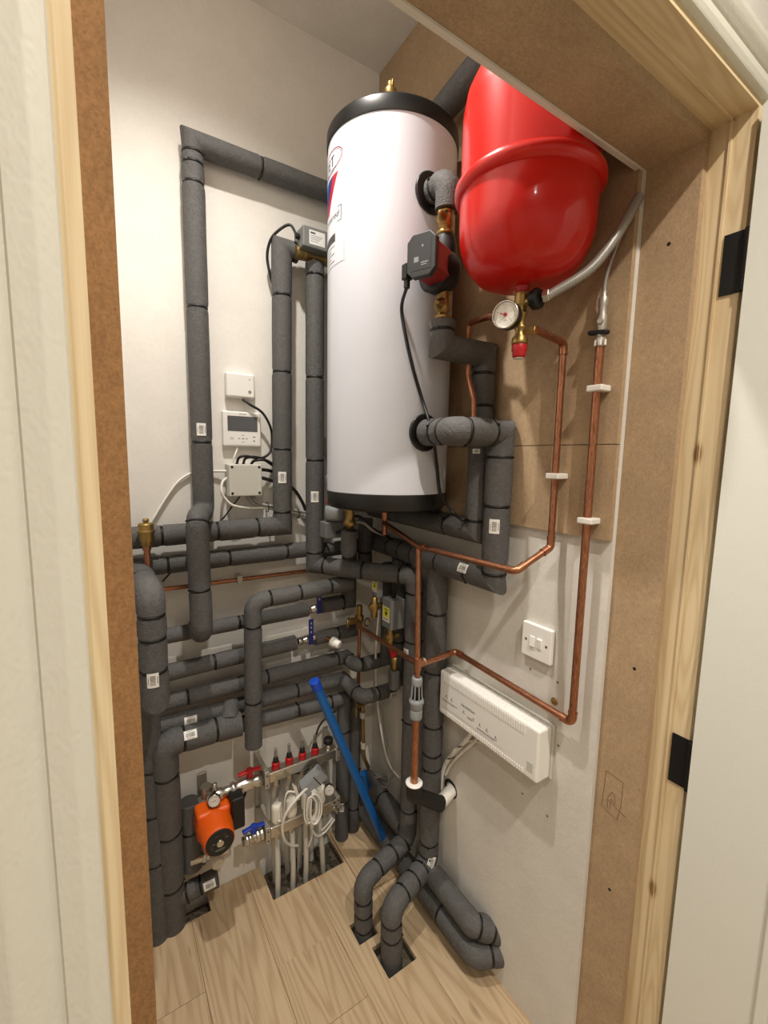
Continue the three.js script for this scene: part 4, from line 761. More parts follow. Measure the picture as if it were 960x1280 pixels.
// ---------------------------------------------------------------- boxes on the back wall
{
  const plate = (x0, y1, x1, y0, d, r) => rbx(x0, x1, y0, y1, 0.0005, d, r, 3);
  { // white square hub
    const a = B(283, 464, 0.026), b = B(319, 499, 0.026), t = thing('wireless_hub', 'small square white hub box highest of three boxes on the wall', 'device');
    const h = part('case', plate(a.x - 0.002, a.y, b.x, b.y, 0.027, 0.007), M.white, t);
    part('indicator', lat(V(b.x - 0.017, a.y - 0.018, 0.027), V(0, 0, 1), [[0.0022, 0], [0.002, 0.0006], [0, 0.0007]], 12), M.greyPlastic, h);
    const g = new THREE.RingGeometry(0.003, 0.0048, 4).translate(b.x - 0.017, b.y + 0.021, 0.0274), g2 = new THREE.RingGeometry(0.0028, 0.0040, 20).translate(b.x - 0.017, b.y + 0.019, 0.0275);
    part('logo_mark', [g, g2], M.anthracite, h);
  }
  { // white room controller
    const a = B(279, 513, 0.018), b = B(326.5, 559, 0.018), t = thing('heating_controller', 'white heating controller with grey screen, middle box on the wall', 'controller');
    const h = part('case', plate(a.x - 0.003, a.y, b.x, b.y, 0.019, 0.005), M.white, t), w = b.x - a.x, hh = a.y - b.y;
    part('screen', rbx(a.x + w * 0.10, b.x - w * 0.10, a.y - hh * 0.56, a.y - hh * 0.13, 0.0185, 0.0198, 0.0004), M.screen, h, 'blank grey screen');
    const pr = print(256, 140, (g) => { g.fillStyle = '#ecebe6'; g.fillRect(0, 0, 256, 140); g.fillStyle = '#77797c'; g.strokeStyle = '#77797c'; g.lineWidth = 4; g.beginPath(); g.arc(40, 66, 12, 0, 7); g.stroke(); g.fillRect(92, 60, 12, 12); g.fillRect(118, 62, 22, 10); g.fillRect(152, 60, 12, 12); g.fillRect(116, 24, 24, 6); g.fillRect(116, 104, 24, 6); g.fillRect(206, 36, 20, 8); g.fillRect(212, 42, 18, 8); g.beginPath(); g.arc(218, 90, 9, 0, 7); g.fill(); });
    part('button_print', new THREE.PlaneGeometry(w * 0.86, hh * 0.34).translate((a.x + b.x) / 2, b.y + hh * 0.22, 0.0193), pr, h);
    const br = print(128, 24, (g) => { g.fillStyle = '#ecebe6'; g.fillRect(0, 0, 128, 24); g.fillStyle = '#333'; g.font = 'bold 20px sans-serif'; g.textAlign = 'center'; g.fillText('SAMSUNG', 64, 19); });
    part('name_print', new THREE.PlaneGeometry(w * 0.26, hh * 0.05).translate((a.x + b.x) / 2, a.y - hh * 0.07, 0.0193), br, h);
  }
  { // grey white junction box
    const a = B(287, 581, 0.05), b = B(328, 619, 0.05), t = thing('junction_box', 'pale grey junction box with four black screws, lowest box on wall', 'box');
    part('base', plate(a.x - 0.004, a.y + 0.003, b.x - 0.001, b.y - 0.003, 0.036, 0.004), M.jbox, t);
    const l = part('lid', rbx(a.x - 0.003, b.x, b.y - 0.002, a.y + 0.002, 0.036, 0.05, 0.004), M.jbox, t);
    for (const [x, y] of [[a.x + 0.007, a.y - 0.007], [b.x - 0.009, a.y - 0.007], [a.x + 0.007, b.y + 0.008], [b.x - 0.009, b.y + 0.008]]) part('screw', lat(V(x, y, 0.0495), V(0, 0, 1), [[0.0042, 0], [0.0042, 0.0012], [0, 0.0013]], 12), M.black, l);
  }
  const cg = 'cables around the wall boxes';
  cable('black_cable', 'black cable curving down from the hub round to the junction box', [B(303, 499, 0.02), B(313, 506, 0.03), B(328, 516, 0.035), B(338, 534, 0.035), B(340, 552, 0.03), B(337, 566, 0.035), B(325, 573, 0.045), B(308, 570, 0.05), B(299, 572, 0.045), B(296, 580, 0.035)], 0.0042, M.wireBlack, cg, 90);
  cable('black_cable', 'black cable arching lowest over the junction box top', [B(304, 580, 0.035), B(307, 573, 0.045), B(316, 571, 0.05), B(330, 574, 0.045), B(345, 582, 0.03)], 0.0042, M.wireBlack, cg);
  cable('black_cable', 'short black cable arching from the junction box right top corner', [B(314, 580, 0.035), B(318, 576, 0.045), B(330, 575, 0.05), B(340, 581, 0.04), B(350, 586, 0.03)], 0.0045, M.wireBlack, cg);
  cable('black_cable', 'black cable leaving the upper right side of junction box', [B(326, 587, 0.03), B(335, 588, 0.03), B(350, 592, 0.025)], 0.0055, M.wireBlack, cg);
  cable('black_cable', 'black cable leaving the lower right side and sloping down behind pipes', [B(326, 597, 0.03), B(340, 601, 0.03), B(365, 610, 0.025), B(378, 628, 0.025), B(388, 652, 0.025), B(400, 662, 0.05), B(415, 668, 0.08)], 0.0058, M.wireBlack, cg, 70);
  cable('black_cable', 'thin black cable slanting from below the junction box to the rows', [B(301, 619, 0.02), B(288, 636, 0.015), B(277, 650, 0.012), B(250, 676, 0.012), B(203, 727, 0.012)], 0.0025, M.wireBlack, cg);
  cable('white_cable', 'white cable looping left of the junction box and under it', [B(284, 597, 0.02), B(278, 603, 0.03), B(277, 614, 0.04), B(282, 624, 0.04), B(292, 632, 0.04), B(312, 635, 0.03), B(335, 635, 0.025), B(365, 640, 0.02), B(380, 644, 0.02)], 0.0042, M.wireWhite, cg, 80);
  cable('white_cable', 'white cable crossing the wall behind the tall lagged pipe', [B(286, 589, 0.02), B(268, 589, 0.012), B(246, 590, 0.008), B(236, 593, 0.008), B(222, 603, 0.008), B(208, 622, 0.008), B(194, 645, 0.008), B(188, 655, 0.008)], 0.0040, M.wireWhite, cg, 80);
  cable('white_cable', 'short white tail between controller and junction box', [B(291, 580, 0.02), B(293, 571, 0.022), B(297, 560, 0.012), B(298, 552, 0.008)], 0.0028, M.wireWhite, cg);
  cable('grey_cable', 'grey cable bundle curving below the junction box to the right', [B(309, 619, 0.02), B(315, 628, 0.022), B(325, 632, 0.022), B(345, 637, 0.022), B(380, 647, 0.02), B(402, 652, 0.03)], 0.0055, M.wireGrey, cg, 70);
  cable('grey_cable', 'second grey cable curving below the junction box', [B(316, 619, 0.02), B(320, 626, 0.03), B(330, 631, 0.03), B(350, 634, 0.028), B(385, 641, 0.026)], 0.005, M.wireGrey, cg, 70);
  for (const [x, y, w] of [[334, 634, 0], [372, 642, 1]]) { const p = B(x, y, 0.026); solo('zip_tie', w ? 'black zip tie on the grey bundle right of the lagged pipe' : 'black zip tie on the grey bundle left of the lagged pipe', 'zip tie', new THREE.TorusGeometry(0.016, 0.0016, 6, 20).rotateY(Math.PI / 2).translate(p.x, p.y, p.z), M.wireBlack); }
}
{ // grey, red and clear filter unit peeping from behind the cylinder
  const t = thing('magnetic_filter', 'filter unit with grey top, red collar and clear bowl behind cylinder', 'filter'), z = 0.16, c = V(colX(420, 1.4, z), 0, z), yy = p => rowY(p, c.x, z);
  part('top_knob', lat(c, UP, [[0, yy(606)], [0.034, yy(606)], [0.034, yy(596)], [0.03, yy(593)], [0, yy(592)]], 10), M.greyPlastic, t, 'ribbed grey knob');
  part('neck', lat(c, UP, [[0.024, yy(614)], [0.026, yy(606)], [0, yy(606)]], 18), M.greyBox, t);
  part('red_body', lat(c, UP, [[0.026, yy(631)], [0.032, yy(628)], [0.026, yy(616)], [0.022, yy(612)]], 24), M.redPlastic, t, 'red plastic collar');
  part('clear_bowl', lat(c, UP, [[0, yy(650)], [0.028, yy(650)], [0.036, yy(646)], [0.038, yy(638)], [0.034, yy(632)], [0.02, yy(631)]], 24), M.greyPlastic, t, 'pale translucent bowl');
  part('grey_base', rbx(c.x - 0.04, c.x + 0.05, yy(672), yy(652), 0.12, 0.17, 0.004), M.greyBox, t);
}
{ // dark cables under the cylinder
  const g = 'dark cables under the cylinder';
  cable('black_cable', 'black cable looping under the cylinder from behind the lagged pipe', [B(403, 663, 0.06), B(415, 667, 0.14), B(428, 662, 0.2), B(434, 655, 0.24)], 0.0042, M.wireBlack, g);
  cable('black_cable', 'black cable trailing from the brass coupling towards the corner', [B(441, 645, 0.24), B(452, 647, 0.24), B(465, 660, 0.24), B(480, 668, 0.24), B(500, 680, 0.2)], 0.0045, M.wireBlack, g);
  cable('black_cable', 'second black cable trailing from the brass coupling to the corner', [B(443, 652, 0.24), B(455, 654, 0.24), B(468, 664, 0.24), B(490, 672, 0.22)], 0.0045, M.wireGrey, g);
}
// ---------------------------------------------------------------- right wall fittings
{
  const c = W(671, 803, -0.01), s = 0.0435, t = thing('wall_switch', 'white double switch plate on the right wall', 'switch');
  const p = part('plate', rbx(-0.0135, -0.0002, c.y - s, c.y + s, c.z - s, c.z + s, 0.003, 3), M.white, t);
  for (const k of [-1, 1]) { const g = new RoundedBoxGeometry(0.006, 0.026, 0.014, 2, 0.0015).rotateZ(k > 0 ? 0.1 : -0.1).translate(-0.0142, c.y, c.z + k * 0.0105); part('rocker', g, M.white, p); part('screw', lat(V(-0.0132, c.y, c.z + k * 0.030), V(-1, 0, 0), [[0.0035, 0], [0.0033, 0.0008], [0, 0.0009]], 14), M.brass, p); }
  const r = W(693, 877, 0), gk = thing('wall_grommet', 'small brown grommet set in the white wall under the switch', 'grommet');
  part('ring', lat(V(0.0002, r.y, r.z), V(-1, 0, 0), [[0.0095, 0], [0.009, 0.002], [0.0055, 0.003], [0.004, 0.001], [0, 0.0008]], 20), M.brass, gk);
  for (const [x, y] of [[663, 836], [697, 853], [698, 932], [684, 1020], [653, 992]]) { const q = W(x, y, 0); part('wall_plug_hole', lat(V(0.0004, q.y, q.z), V(-1, 0, 0), [[0.0034, 0], [0.003, 0.0008], [0, 0.0006]], 10), M.greyBox, wr); }
}
{ // long white wiring centre
  const y0 = 0.722, y1 = 0.86, z0 = 0.478, z1 = 0.842, D = 0.056, t = thing('wiring_centre', 'long white ventilated wiring centre box on the right wall', 'box');
  const b = part('case', rbx(-D, -0.006, y0, y1, z0, z1, 0.008, 3), M.white, t);
  part('back_plate', rbx(-0.009, -0.0002, y0 - 0.003, y1 + 0.003, z0 - 0.003, z1 + 0.004, 0.003), M.jbox, t);
  const slats = (yA, yB) => { for (let i = 0; i < 39; i++) { const z = z0 + 0.018 + i * 0.0079; part('vent_rib', rbx(-D - 0.0016, -D + 0.002, yA, yB, z, z + 0.0036, 0.0006, 1), M.white, b); } };
  slats(y1 - 0.030, y1 - 0.008); slats(y0 + 0.007, y0 + 0.019);
  for (let i = 0; i < 39; i++) { const z = z0 + 0.018 + i * 0.0079; part('vent_rib', rbx(-D + 0.008, -0.012, y1 - 0.001, y1 + 0.0012, z, z + 0.0036, 0.0005, 1), M.white, b); }
  part('end_notch', rbx(-D - 0.0006, -D + 0.004, y0 + 0.02, y0 + 0.048, z1 - 0.032, z1 - 0.012, 0.002), M.jbox, b);
  part('side_notch', rbx(-D - 0.0004, -D + 0.012, (y0 + y1) / 2 - 0.012, (y0 + y1) / 2 + 0.012, z0 - 0.0005, z0 + 0.004, 0.001), M.black, b);
  const pr = print(1024, 256, (g) => {
    g.fillStyle = '#ecebe6'; g.fillRect(0, 0, 1024, 256); g.fillStyle = '#303236'; g.textAlign = 'center';
    g.font = 'bold 46px sans-serif'; g.fillText('heatmiser', 470, 92); g.font = 'bold 40px sans-serif'; g.fillText('UH8', 500, 196);
    for (const [x, y] of [[90, 92], [190, 92], [400, 140], [560, 150], [660, 160], [770, 162], [900, 176]]) { g.beginPath(); g.moveTo(x, y - 12); g.lineTo(x + 12, y + 10); g.lineTo(x - 12, y + 10); g.fill(); g.fillRect(x - 20, y + 22, 40, 7); }
    g.fillRect(20, 160, 270, 7); g.fillRect(20, 176, 220, 5); g.fillRect(620, 218, 300, 7); g.fillRect(620, 232, 260, 5);
  });
  part('front_print', new THREE.PlaneGeometry(0.25, 0.062).rotateY(-Math.PI / 2).translate(-D - 0.0008, (y0 + y1) / 2 - 0.008, (z0 + z1) / 2 - 0.045), pr, b);
  const g = 'cables below the wiring centre', A = (x, y, o) => W(x, y, o);
  cable('white_cable', 'white cable bundle leaving the wiring centre and bending down behind riser', [A(592, 908, -0.02), A(585, 922, -0.018), A(572, 936, -0.018), A(560, 950, -0.016), A(553, 966, -0.014), A(551, 985, -0.012)], 0.0075, M.wireWhite, g);
  cable('white_cable', 'thin white cable beside the bundle below the wiring centre', [A(600, 915, -0.012), A(592, 928, -0.012), A(576, 942, -0.012), A(564, 955, -0.012), A(557, 968, -0.01)], 0.0045, M.wireWhite, g);
  cable('white_cable', 'white flex running right from the bundle below the wiring centre', [A(576, 930, -0.012), A(590, 926, -0.01), A(606, 930, -0.008)], 0.0035, M.wireWhite, g);
  for (const [x, y, w] of [[577, 932, 'upper'], [564, 947, 'lower']]) { const p = A(x, y, -0.016); solo('zip_tie', w + ' black zip tie on the bundle below wiring centre', 'zip tie', new THREE.TorusGeometry(0.0125, 0.0015, 6, 20).rotateX(1.0).translate(p.x, p.y, p.z), M.wireBlack); }
  // white cables hanging in the corner
  const cw = 'cables hanging in the corner';
  cable('white_cable', 'white cable hanging in the corner past the actuator boxes', [A(473, 722, -0.1), A(474, 760, -0.1), A(470, 810, -0.09), A(470, 850, -0.07), A(473, 890, -0.05), A(483, 945, -0.035), A(497, 970, -0.03), A(507, 972, -0.025)], 0.0042, M.wireWhite, cw, 90);
  cable('grey_cable', 'grey cable hanging beside the white one in the corner', [A(478, 880, -0.04), A(482, 910, -0.035), A(486, 945, -0.03), A(492, 962, -0.03), A(486, 974, -0.03), A(470, 968, -0.03)], 0.0042, M.wireGrey, cw, 70);
  cable('grey_cable', 'grey cable loop lying low in the corner behind the blue pipe', [A(460, 970, -0.05), A(472, 972, -0.04), A(484, 968, -0.03), A(486, 978, -0.03), A(480, 984, -0.04), A(466, 972, -0.05)], 0.0035, M.wireGrey, cw, 70);
  const fx = thing('corner_copper_tail', 'copper tail with pale couplings hanging in the back corner', 'pipe'), q = B(452, 886, 0.1);
  part('tube', tube([B(453, 880, 0.1), B(454, 920, 0.1), B(455, 945, 0.1), B(461, 960, 0.1)], 0.007, 40, 10), M.brass, fx);
  part('coupling', [rod(B(453.5, 890, 0.1), B(453.6, 897, 0.1), 0.0115, 14), rod(B(454, 928, 0.1), B(454.2, 935, 0.1), 0.0105, 14)], M.pex, fx);
  part('drain_tail', [rod(B(446, 880, 0.11), B(445, 896, 0.11), 0.004, 8), rod(B(444, 884, 0.11), B(456, 880, 0.11), 0.006, 8)], M.brass, fx);
}
// ---------------------------------------------------------------- underfloor heating manifold
{
  const z = 0.105, t = thing('heating_manifold', 'chrome underfloor heating manifold with four red flow gauges low on wall', 'manifold');
  const a0 = B(336, 968, z), a1 = B(419, 939, z), b0 = B(335, 1036, z), b1 = B(420, 1002, z);
  const yT = (a0.y + a1.y) / 2, yL = (b0.y + b1.y) / 2, x0 = a0.x, x1 = a1.x;
  const bar = (y, h) => rbx(x0 - 0.004, x1, y - h / 2, y + h / 2, z - h / 2, z + h / 2, 0.005);
  part('upper_bar', bar(yT, 0.036), M.chrome, t); part('lower_bar', bar(yL, 0.04), M.chrome, t);
  const mid = (yT + yL) / 2;
  for (const x of [x0 - 0.012, x1 + 0.002]) part('bracket', [rbx(x - 0.009, x + 0.009, yL - 0.05, yT + 0.04, 0.012, 0.018, 0.001), rbx(x - 0.008, x + 0.008, yT - 0.03, yT + 0.03, 0.018, z + 0.022, 0.002), rbx(x - 0.008, x + 0.008, yL - 0.03, yL + 0.03, 0.018, z + 0.024, 0.002)], M.steel, t, 'slotted steel bracket');
  for (const x of [x0 - 0.012, x1 + 0.002]) for (const y of [yT - 0.018, yT + 0.016, yL - 0.018, yL + 0.016]) part('bracket_hole', lat(V(x, y, z + (y > mid ? 0.0222 : 0.0242)), V(0, 0, 1), [[0.003, 0], [0.0028, 0.0005], [0, 0.0006]], 10), M.gap, t);
  const fx = [344.7, 361.5, 377.8, 393.7].map(px => colX(px, yT + 0.03, z));
  fx.forEach((x, i) => {
    const o = V(x, yT + 0.017, z), f = part('flow_gauge', lat(o, UP, [[0, 0], [0.011, 0], [0.0135, 0.003], [0.0135, 0.012], [0.0115, 0.0135], [0.0135, 0.015], [0.013, 0.022], [0.010, 0.024], [0, 0.024]], 16), M.redPlastic, t, 'red flow adjuster');
    part('black_collar', lat(o, UP, [[0.010, 0.023], [0.009, 0.034], [0.0055, 0.044], [0, 0.045]], 16), M.black, f); part('sight_glass', lat(o, UP, [[0.0055, 0.042], [0.0055, 0.07], [0.004, 0.073], [0, 0.073]], 14), M.smoke, f);
    part('indicator_pin', rod(V(x, o.y + 0.044, z), V(x, o.y + 0.066, z), 0.0018, 6, 0.0002), M.black, f);
    part('union_nut', [hexnut(V(x + 0.001, yT - 0.016, z + 0.002), V(x + 0.001, yT - 0.040, z + 0.004), 0.0125)], M.chrome, t);
  });
  const hx = [346, 364, 383, 400].map(px => colX(px, yL + 0.05, z));
  hx.forEach((x, i) => {
    const o = V(x, yL + 0.018, z), h = part('actuator_head', lat(o, UP, [[0, 0], [0.0135, 0], [0.0178, 0.006], [0.0188, 0.016], [0.0188, 0.055], [0.017, 0.066], [0.010, 0.070], [0.009, 0.0675], [0, 0.0675]], 14), M.cream, t, 'white ribbed actuator head');
    for (let k = 0; k < 5; k++) { const q = 0.2 + k * 0.55; part('grip_rib', rod(V(o.x + Math.cos(q) * 0.0184, o.y + 0.014, o.z + Math.sin(q) * 0.0184), V(o.x + Math.cos(q) * 0.0182, o.y + 0.05, o.z + Math.sin(q) * 0.0182), 0.0014, 6, 0.0002), M.cream, h); }
    part('union_nut', [hexnut(V(x, yL - 0.019, z), V(x, yL - 0.042, z), 0.0125)], M.chrome, t);
  });
  // end fittings: air vent and gauge on the right
  part('end_plug', lat(V(x1 - 0.028, yT + 0.016, z), UP, [[0, 0], [0.015, 0], [0.015, 0.012], [0.012, 0.014], [0.012, 0.022], [0, 0.022]], 14), M.chrome, t);
  part('vent_cap', lat(V(x1 - 0.028, yT + 0.037, z), UP, [[0, 0], [0.016, 0.001], [0.0175, 0.006], [0.0175, 0.018], [0.014, 0.022], [0, 0.023]], 10), M.black, t, 'black vent cap');
  const gauge = (c, r, d) => { const g = part('thermometer', lat(c, d, [[0, 0], [r, 0], [r, 0.012], [r - 0.002, 0.0135]], 28), M.black, t, 'small round thermometer'); const q = new THREE.Quaternion().setFromRotationMatrix(new THREE.Matrix4().lookAt(d, V(0, 0, 0), UP)); part('dial', new THREE.CircleGeometry(r - 0.0022, 24).applyQuaternion(q).translate(...c.clone().addScaledVector(d, 0.0125).toArray()), M.dialSmall, g); part('bezel', lat(c, d, [[r - 0.0022, 0.0122], [r, 0.012], [r - 0.0008, 0.0142], [r - 0.0022, 0.0135]], 28), M.chrome, g); };
  M.dialSmall = print(128, 128, (c) => { c.fillStyle = '#cfccc4'; c.fillRect(0, 0, 128, 128); c.translate(64, 64); c.strokeStyle = '#333'; c.lineWidth = 3; for (let i = 0; i < 13; i++) { const q = (-210 + i * 20) * Math.PI / 180; c.beginPath(); c.moveTo(Math.cos(q) * 44, Math.sin(q) * 44); c.lineTo(Math.cos(q) * 52, Math.sin(q) * 52); c.stroke(); } c.lineWidth = 5; c.beginPath(); c.moveTo(-26, 6); c.lineTo(22, -4); c.stroke(); });
  const dz = V(-0.25, 0.25, 0.94).normalize();
  gauge(B(411, 986, z + 0.015), 0.019, dz);
  gauge(B(268, 999, 0.125), 0.0185, dz);
  part('drain_spout', [rod(V(x1 - 0.02, yL + 0.0, z + 0.018), V(x1 - 0.012, yL - 0.004, z + 0.05), 0.008, 12), hexnut(V(x1 - 0.018, yL, z + 0.022), V(x1 - 0.016, yL - 0.001, z + 0.032), 0.012)], M.chrome, t);
  // chrome flow run with red lever, return run with blue lever
  const run = (p, q, r, name) => { const d = q.clone().sub(p), L = d.length(); part(name, lat(p, d, [[0, 0], [r * 0.8, 0], [r * 0.8, L * 0.12], [r, L * 0.14], [r, L * 0.26], [r * 0.78, L * 0.28], [r * 0.78, L * 0.40], [r * 1.15, L * 0.42], [r * 1.15, L * 0.48], [r * 0.85, L * 0.5], [r * 1.05, L * 0.58], [r * 1.2, L * 0.66], [r * 1.2, L * 0.78], [r * 0.95, L * 0.82], [r * 1.2, L * 0.86], [r * 1.2, L * 0.98], [0, L]], 16), M.chrome, t); };
  const f0 = B(258, 996, z), f1 = V(x0 - 0.02, yT, z); run(V(f0.x, yT + 0.002, z), f1, 0.0185, 'flow_connection');
  const r0 = V(colX(303, yL, z), yL, z); run(r0, V(x0 - 0.02, yL, z), 0.0185, 'return_connection');
  const butterfly = (px, y, mat, lab) => { const x = colX(px, y + 0.03, z); const g = []; for (const s of [-1, 1]) g.push(new RoundedBoxGeometry(0.036, 0.009, 0.016, 2, 0.003).rotateZ(s * -0.12).translate(x + s * 0.019, y + 0.032 + 0.003, z)); g.push(rod(V(x, y + 0.018, z), V(x, y + 0.044, z), 0.0105, 14)); part('butterfly_lever', g, mat, t, lab); };
  butterfly(312, yT + 0.006, M.redPlastic, 'red butterfly lever'); butterfly(317, yL, M.blueValve, 'blue butterfly lever');
  const av = V(colX(268, yT + 0.04, z), yT + 0.014, z);
  part('air_bleed', [lat(av, UP, [[0, 0], [0.011, 0], [0.011, 0.012], [0.007, 0.016], [0.008, 0.028], [0, 0.03]], 8)], M.chrome, t);
  part('mixing_plate', [rbx(B(249, 1000, 0.02).x, B(258, 1000, 0.02).x + 0.004, yL - 0.06, yT + 0.03, 0.012, 0.02, 0.002)], M.steel, t, 'upright steel side plate');
  const lo = B(243, 1075, 0.07); part('lower_pipe', [rod(B(238, 1077, 0.075), B(285, 1062, 0.09), 0.013, 14), hexnut(B(252, 1073, 0.08), B(257, 1072, 0.08), 0.019)], M.chrome, t);
  const wh = B(273, 1080, 0.13); part('mixing_head', lat(wh.clone().addScaledVector(V(0.1, -0.1, 1), -0.05), V(0.1, -0.1, 1), [[0, 0], [0.012, 0], [0.013, 0.02], [0.019, 0.026], [0.0195, 0.05], [0.016, 0.055], [0.015, 0.052], [0.006, 0.053], [0.005, 0.056], [0, 0.056]], 24), M.cream, t, 'white mixing valve head');
  // orange pump
  const p = thing('circulation_pump', 'orange pump with black round face beside the chrome manifold', 'pump'), pc = B(275, 1053, 0.215), cx = pc.x, cy = pc.y;
  part('motor_housing', [lat(V(cx, cy, 0.085), V(0, 0, 1), [[0, 0], [0.05, 0], [0.052, 0.01], [0.052, 0.06], [0.05, 0.085], [0.046, 0.11], [0.044, 0.126], [0.040, 0.129], [0, 0.129]], 48), rbx(cx - 0.05, cx + 0.05, cy - 0.04, cy + 0.052, 0.085, 0.15, 0.012, 4)], M.orange, p);
  const facep = print(256, 256, (c) => { c.fillStyle = '#151515'; c.fillRect(0, 0, 256, 256); c.translate(128, 128); c.strokeStyle = '#777'; c.lineWidth = 3; for (const q of [-2.2, -1.2, 0.9, 1.8, 2.6]) { c.beginPath(); c.arc(0, 0, 82, q, q + 0.5); c.stroke(); } c.fillStyle = '#999'; c.fillRect(-70, -10, 26, 6); c.fillRect(48, -40, 26, 6); c.fillRect(-40, 62, 80, 5); c.fillRect(-30, 74, 60, 4); });
  part('face_plate', [lat(V(cx, cy, 0.213), V(0, 0, 1), [[0.0405, 0], [0.0405, 0.003], [0.039, 0.004]], 40)], M.black, p);
  part('face_print', new THREE.CircleGeometry(0.0395, 40).translate(cx, cy, 0.2172), facep, p, 'black printed face');
  part('bleed_screw', lat(V(cx, cy, 0.217), V(0, 0, 1), [[0.011, 0], [0.0105, 0.004], [0.009, 0.0055], [0, 0.0055]], 20), M.chrome, p);
  part('terminal_box', rbx(cx + 0.048, cx + 0.088, cy - 0.03, cy + 0.075, 0.09, 0.165, 0.006, 3), M.black, p, 'black terminal box');
  part('volute', [rod(V(cx - 0.008, cy + 0.085, 0.068), V(cx - 0.008, cy - 0.075, 0.068), 0.017, 24), lat(V(cx, cy, 0.05), V(0, 0, 1), [[0, 0], [0.05, 0], [0.055, 0.012], [0.05, 0.036]], 40)], M.steel, p);
  cable('pump_cable', 'black cable from the orange pump terminal box up behind the chrome run', [V(cx + 0.06, cy + 0.07, 0.12), B(302, 1000, 0.09), B(308, 988, 0.07), B(316, 978, 0.05), B(322, 972, 0.03)], 0.0046, M.wireBlack);
  cable('black_cable', 'black cable dropping from lagged rows to the black vent cap', [B(419, 889, 0.09), B(408, 897, 0.1), B(399, 908, 0.1), B(395, 920, 0.1), B(393, 935, 0.085), B(392, 945, 0.06)], 0.0035, M.wireBlack);
  cable('black_cable', 'black flex behind the manifold under the flow gauges', [B(362, 968, 0.06), B(370, 966, 0.055), B(380, 965, 0.055), B(388, 958, 0.06)], 0.004, M.wireBlack);
  // plastic loops to the floor
  const loops = [[346, 1036, 347, 1112], [365, 1026, 366, 1108], [374, 1022, 374, 1098], [382, 1020, 382, 1100], [399, 1010, 404, 1086]];
  loops.forEach(([ax, ay, bx_, by], i) => { const s = V(colX(ax, yL - 0.03, z - (i === 2 ? 0.05 : 0)), yL - 0.035, z - (i === 2 ? 0.05 : 0)), zz = i === 2 ? 0.05 : 0.115; const e = V(colX(bx_, -0.02, zz), -0.045, zz); solo('heating_loop_pipe', ['grey plastic loop pipe below first white actuator head', 'grey plastic loop pipe below second white actuator head', 'grey plastic loop pipe set back behind the others', 'grey plastic loop pipe below the hanging cable coil', 'grey plastic loop pipe splayed nearest the drain spout'][i], 'pipe', tube([s, s.clone().lerp(e, 0.5).add(V(0, 0, 0.006)), e], 0.0095, 24, 12), M.pex, 'underfloor loop pipes'); });
  fx.forEach((x, i) => solo('heating_loop_pipe', ['pale loop pipe rising behind first actuator to first flow gauge', 'pale loop pipe rising behind second actuator to second flow gauge', 'pale loop pipe rising behind cable coil to third flow gauge', 'pale loop pipe rising behind grey box to fourth flow gauge'][i], 'pipe', tube([V(x + 0.001, yT - 0.038, z + 0.002), V(x + 0.002, yT - 0.09, z - 0.03), V(x + 0.006, yL, z - 0.055), V(x + 0.012, -0.045, z - 0.06)], 0.0092, 30, 12), M.pex, 'underfloor loop pipes'));
  // grey wiring box with coil of white cable
  const gbp = B(392, 975, 0.16), g = thing('wiring_box', 'tilted grey box strapped on the manifold holding white cable ends', 'box');
  const bgm = new RoundedBoxGeometry(0.085, 0.042, 0.036, 3, 0.003); bgm.rotateZ(0.62); bgm.rotateY(-0.15); bgm.translate(gbp.x, gbp.y, gbp.z); part('case', bgm, M.greyPlastic, g);
  part('lid', new RoundedBoxGeometry(0.082, 0.004, 0.034, 2, 0.001).translate(0, 0.0225, 0).rotateZ(0.62).rotateY(-0.15).translate(gbp.x, gbp.y, gbp.z), M.greyPlastic, g);
  part('strap', new THREE.TorusGeometry(0.031, 0.002, 6, 4).rotateZ(Math.PI / 4).rotateY(Math.PI / 2).scale(1, 0.98, 0.86).rotateZ(0.62).rotateY(-0.15).translate(gbp.x + 0.008, gbp.y + 0.006, gbp.z), M.wireBlack, g, 'black strap');
  const zc = 0.17, cg = 'white cables hung on the manifold';
  cable('white_cable', 'white cable sweeping from the grey box down before the actuator heads', [B(384, 985, zc), B(372, 997, zc + 0.02), B(359, 1014, zc + 0.02), B(353, 1032, zc + 0.01), B(355, 1048, zc), B(362, 1056, zc - 0.03), B(372, 1057, zc - 0.05)], 0.0045, M.wireWhite, cg, 70);
  cable('white_cable', 'white cable hanging from the coil towards the drain spout', [B(386, 1003, zc), B(387, 1020, zc), B(390, 1036, zc - 0.01), B(397, 1045, zc - 0.02), B(408, 1038, zc - 0.03), B(418, 1024, zc - 0.03)], 0.004, M.wireWhite, cg, 70);
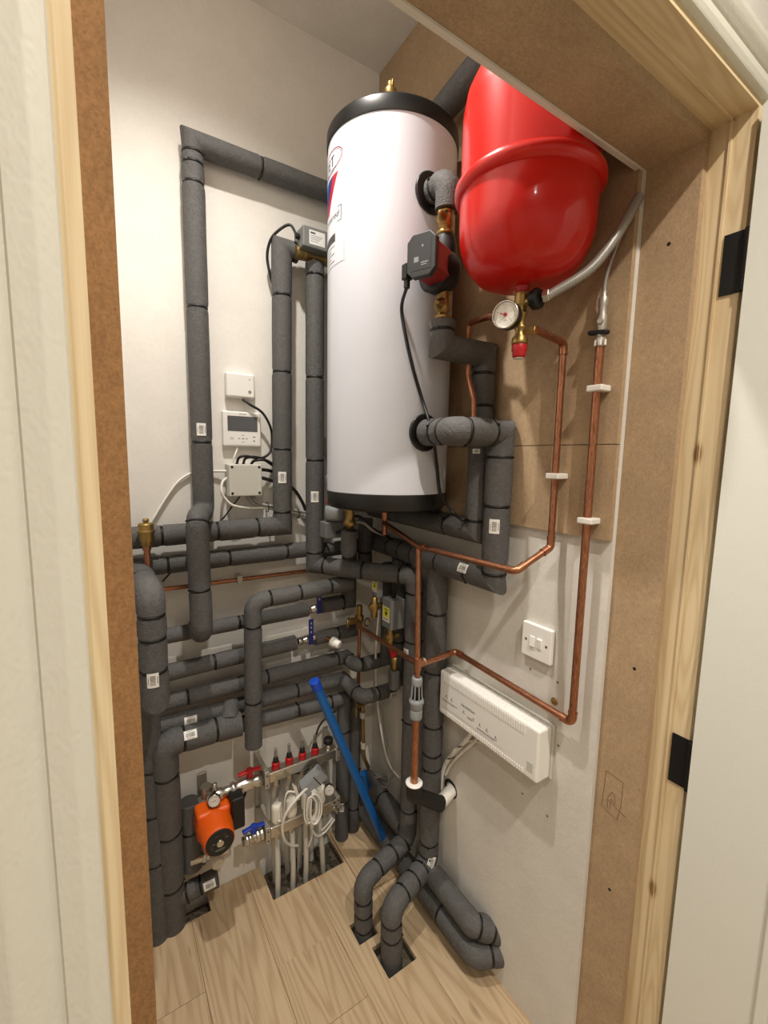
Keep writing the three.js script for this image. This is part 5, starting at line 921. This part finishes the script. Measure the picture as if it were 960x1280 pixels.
  cable('white_cable', 'white cable wrapping the second actuator head', [B(368, 990, zc), B(360, 990, zc), B(356, 1000, zc - 0.005), B(355, 1018, zc - 0.02), B(352, 1026, zc - 0.03), B(348, 1026, zc - 0.04)], 0.0032, M.wireWhite, cg, 60);
  cable('white_cable', 'white cable trailing below the coil behind the loop pipes', [B(399, 1005, zc), B(397, 1020, zc), B(392, 1028, zc), B(390, 1045, zc - 0.03), B(386, 1058, zc - 0.04)], 0.0036, M.wireWhite, cg, 60);
  cable('white_cable', 'white flex looping round the chrome drain spout', [B(402, 1038, zc - 0.03), B(408, 1032, zc - 0.03), B(416, 1022, zc - 0.04)], 0.0034, M.wireWhite, cg, 40);
  const coil = []; const cc = B(388, 1010, zc); for (let i = 0; i <= 150; i++) { const q = i / 150 * 6.283 * 6.5, k = i / 150; coil.push(V(cc.x + Math.sin(q) * (0.02 + 0.006 * Math.sin(k * 40)) + 0.01 * Math.sin(k * 9), cc.y + 0.01 + Math.cos(q) * (0.055 + 0.007 * Math.sin(k * 23)), cc.z + 0.004 + 0.012 * Math.sin(k * 17) + 0.006 * k)); }
  const ct = thing('cable_coil', 'coil of thin white cable hanging from the grey box', 'cable', cg);
  part('coil', tube(coil, 0.0029, 420, 7), M.wireWhite, ct); part('coil_tail', [tube([B(372, 1000, zc), B(369, 988, zc), B(366, 980, zc)], 0.0028, 20, 7), tube([B(374, 999, zc), B(371, 988, zc), B(369, 982, zc)], 0.0028, 20, 7)], M.wireWhite, ct);
}
// ---------------------------------------------------------------- blue pipes
{
  const top = B(393, 852, 0.23), bot = F(487, 1066, 0.012); const d = bot.clone().sub(top);
  const t = thing('blue_water_pipe', 'long blue plastic pipe leaning by the manifold with capped top', 'pipe');
  part('tube', rod(top, bot, 0.0145, 20), M.blue, t); part('end_cap', lat(top.clone().addScaledVector(d.clone().normalize(), -0.004), d, [[0, 0], [0.0155, 0], [0.0165, 0.003], [0.0165, 0.034], [0.0148, 0.036]], 20), M.blueCap, t, 'brighter blue end cap');
  const a = B(455, 966, 0.12), b = F(470, 1034, 0.01); solo('blue_water_pipe', 'short blue pipe end behind the long leaning blue pipe', 'pipe', rod(a, b, 0.0135, 18), M.blue);
}

renderer.render(scene, camera);
